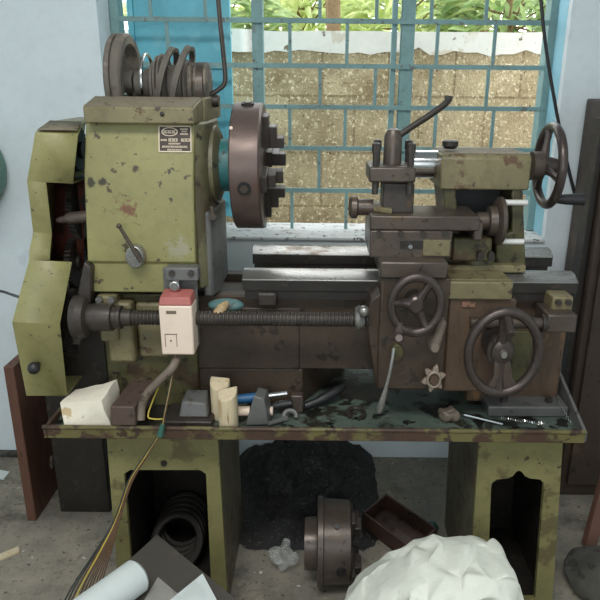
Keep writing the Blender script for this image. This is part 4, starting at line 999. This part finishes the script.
tag(q.build('grey_board', 'board', bev=.002), 'flat dark grey board in the foreground, its corner pointing at the left pedestal', 'board')
q = MB(); r_ = .037; a = BP(138, 590) ; b_ = BP(80, 634); d = (b_ - a).normalized()
a.z = b_.z = bz + r_
q.tube([a - d * .012, a - d * .006, a, a.lerp(b_, .5), b_], [r_ * .5, r_ * .85, r_, r_, r_], 32)
tag(q.build('white_roll', 'paper'), 'white plastic cylinder lying on the grey board at the bottom left', 'cylinder')
q = MB(); a = [BP(158, 578), BP(183, 599), BP(165, 625), BP(138, 612)]; q.plan([(p_.x, p_.y) for p_ in a], bz, bz + .003)
tag(q.build('paper_sheet', 'grey_paper'), 'dull grey sheet lying on the board just right of the white cylinder', 'sheet')
q = MB(); a = [BP(203, 580), BP(220, 608), BP(190, 640), BP(168, 604)]; q.hexa([(p_.x, p_.y, bz + .0035 + (.012 if i == 0 else 0)) for i, p_ in enumerate(a)] + [(p_.x, p_.y, bz + .006 + (.012 if i == 0 else 0)) for i, p_ in enumerate(a)])
tag(q.build('paper_sheet', 'paper'), 'pale translucent sheet with raised corner lying rightmost on the grey board', 'sheet')

# white sack
q = MB(); YS = -.115
outl = [(336, 618), (344, 598), (352, 588), (378, 575), (398, 562), (428, 551), (465, 546), (494, 545), (508, 551), (513, 564), (517, 590), (521, 625)]
pts_ = [P(u, v, YS) for u, v in outl]; nx, na = 17, 15
def hz_(x):
    for a, b_ in zip(pts_, pts_[1:]):
        if a.x <= x <= b_.x: return lerp(a.z, b_.z, (x - a.x) / (b_.x - a.x))
    return 0
xs0, xs1 = pts_[0].x, pts_[-1].x; rings = []
random.seed(21)
for i in range(nx + 1):
    x = lerp(xs0 + .0005, xs1 - .0005, i / nx); H_s = hz_(x); env = math.sin(PI * min(1, max(0, i / nx))) ** .3
    ring = []
    for j in range(na + 1):
        a = PI * j / na; c_, s_ = math.cos(a), math.sin(a)
        yy = -.15 * env * math.copysign(abs(c_) ** .7, c_); zz_ = H_s * (abs(s_) ** .5)
        k_ = min(1, s_ * 3)
        p = Vector((x + random.uniform(-.011, .011) * k_, YS + yy - .02 + random.uniform(-.02, .02) * k_, max(0, zz_ + random.uniform(-.016, .008) * k_)))
        ring.append(q.bm.verts.new(p))
    rings.append(ring)
for A_, B_ in zip(rings, rings[1:]):
    for j in range(na):
        if random.random() < .5: q.bm.faces.new((A_[j], A_[j + 1], B_[j + 1])); q.bm.faces.new((A_[j], B_[j + 1], B_[j]))
        else: q.bm.faces.new((A_[j], A_[j + 1], B_[j])); q.bm.faces.new((A_[j + 1], B_[j + 1], B_[j]))
q.bm.faces.new(rings[0]); q.bm.faces.new(rings[-1][::-1])
cl_ = q.bm.edges.layers.float.new('crease_edge')
for e_ in q.bm.edges: e_[cl_] = random.choice((0, .2, .5, .75))
tag(q.build('white_sack', 'sack', ang=60, sub=3), 'crumpled white woven plastic sack in the foreground, in front of the right pedestal', 'sack')

# ------------------------------------------------------------------ light
wd = bpy.data.worlds.new('sky'); SC.world = wd; wd.use_nodes = True
bg = wd.node_tree.nodes['Background']; bg.inputs[0].default_value = (.96, .98, 1, 1); bg.inputs[1].default_value = 4.3
def area(name, loc, rot, sx_, sy_, power, col=(1, 1, 1)):
    l = bpy.data.lights.new(name, 'AREA'); l.shape = 'RECTANGLE'; l.size = sx_; l.size_y = sy_; l.energy = power; l.color = col
    o = bpy.data.objects.new(name, l); COL.objects.link(o); o.location = loc; o.rotation_euler = rot; return o
area('overhead_fill', (-.3, -1.3, 2.62), (0, 0, 0), 1.6, .6, 42, (1, .99, .96))  # unseen area light added overhead to light the room from above
area('rear_fill', (-.2, -3.1, 1.7), (math.radians(90), 0, 0), 1.8, 1.2, 22, (.93, .97, 1))  # unseen area light added behind the camera; the wall there is closed
SC.view_settings.view_transform = 'Standard'; SC.view_settings.look = 'None'; SC.view_settings.gamma = 1; SC.view_settings.use_curve_mapping = False
SC.view_settings.exposure = 0.0
for o in bpy.data.objects:
    if '_w' in o: del o['_w']
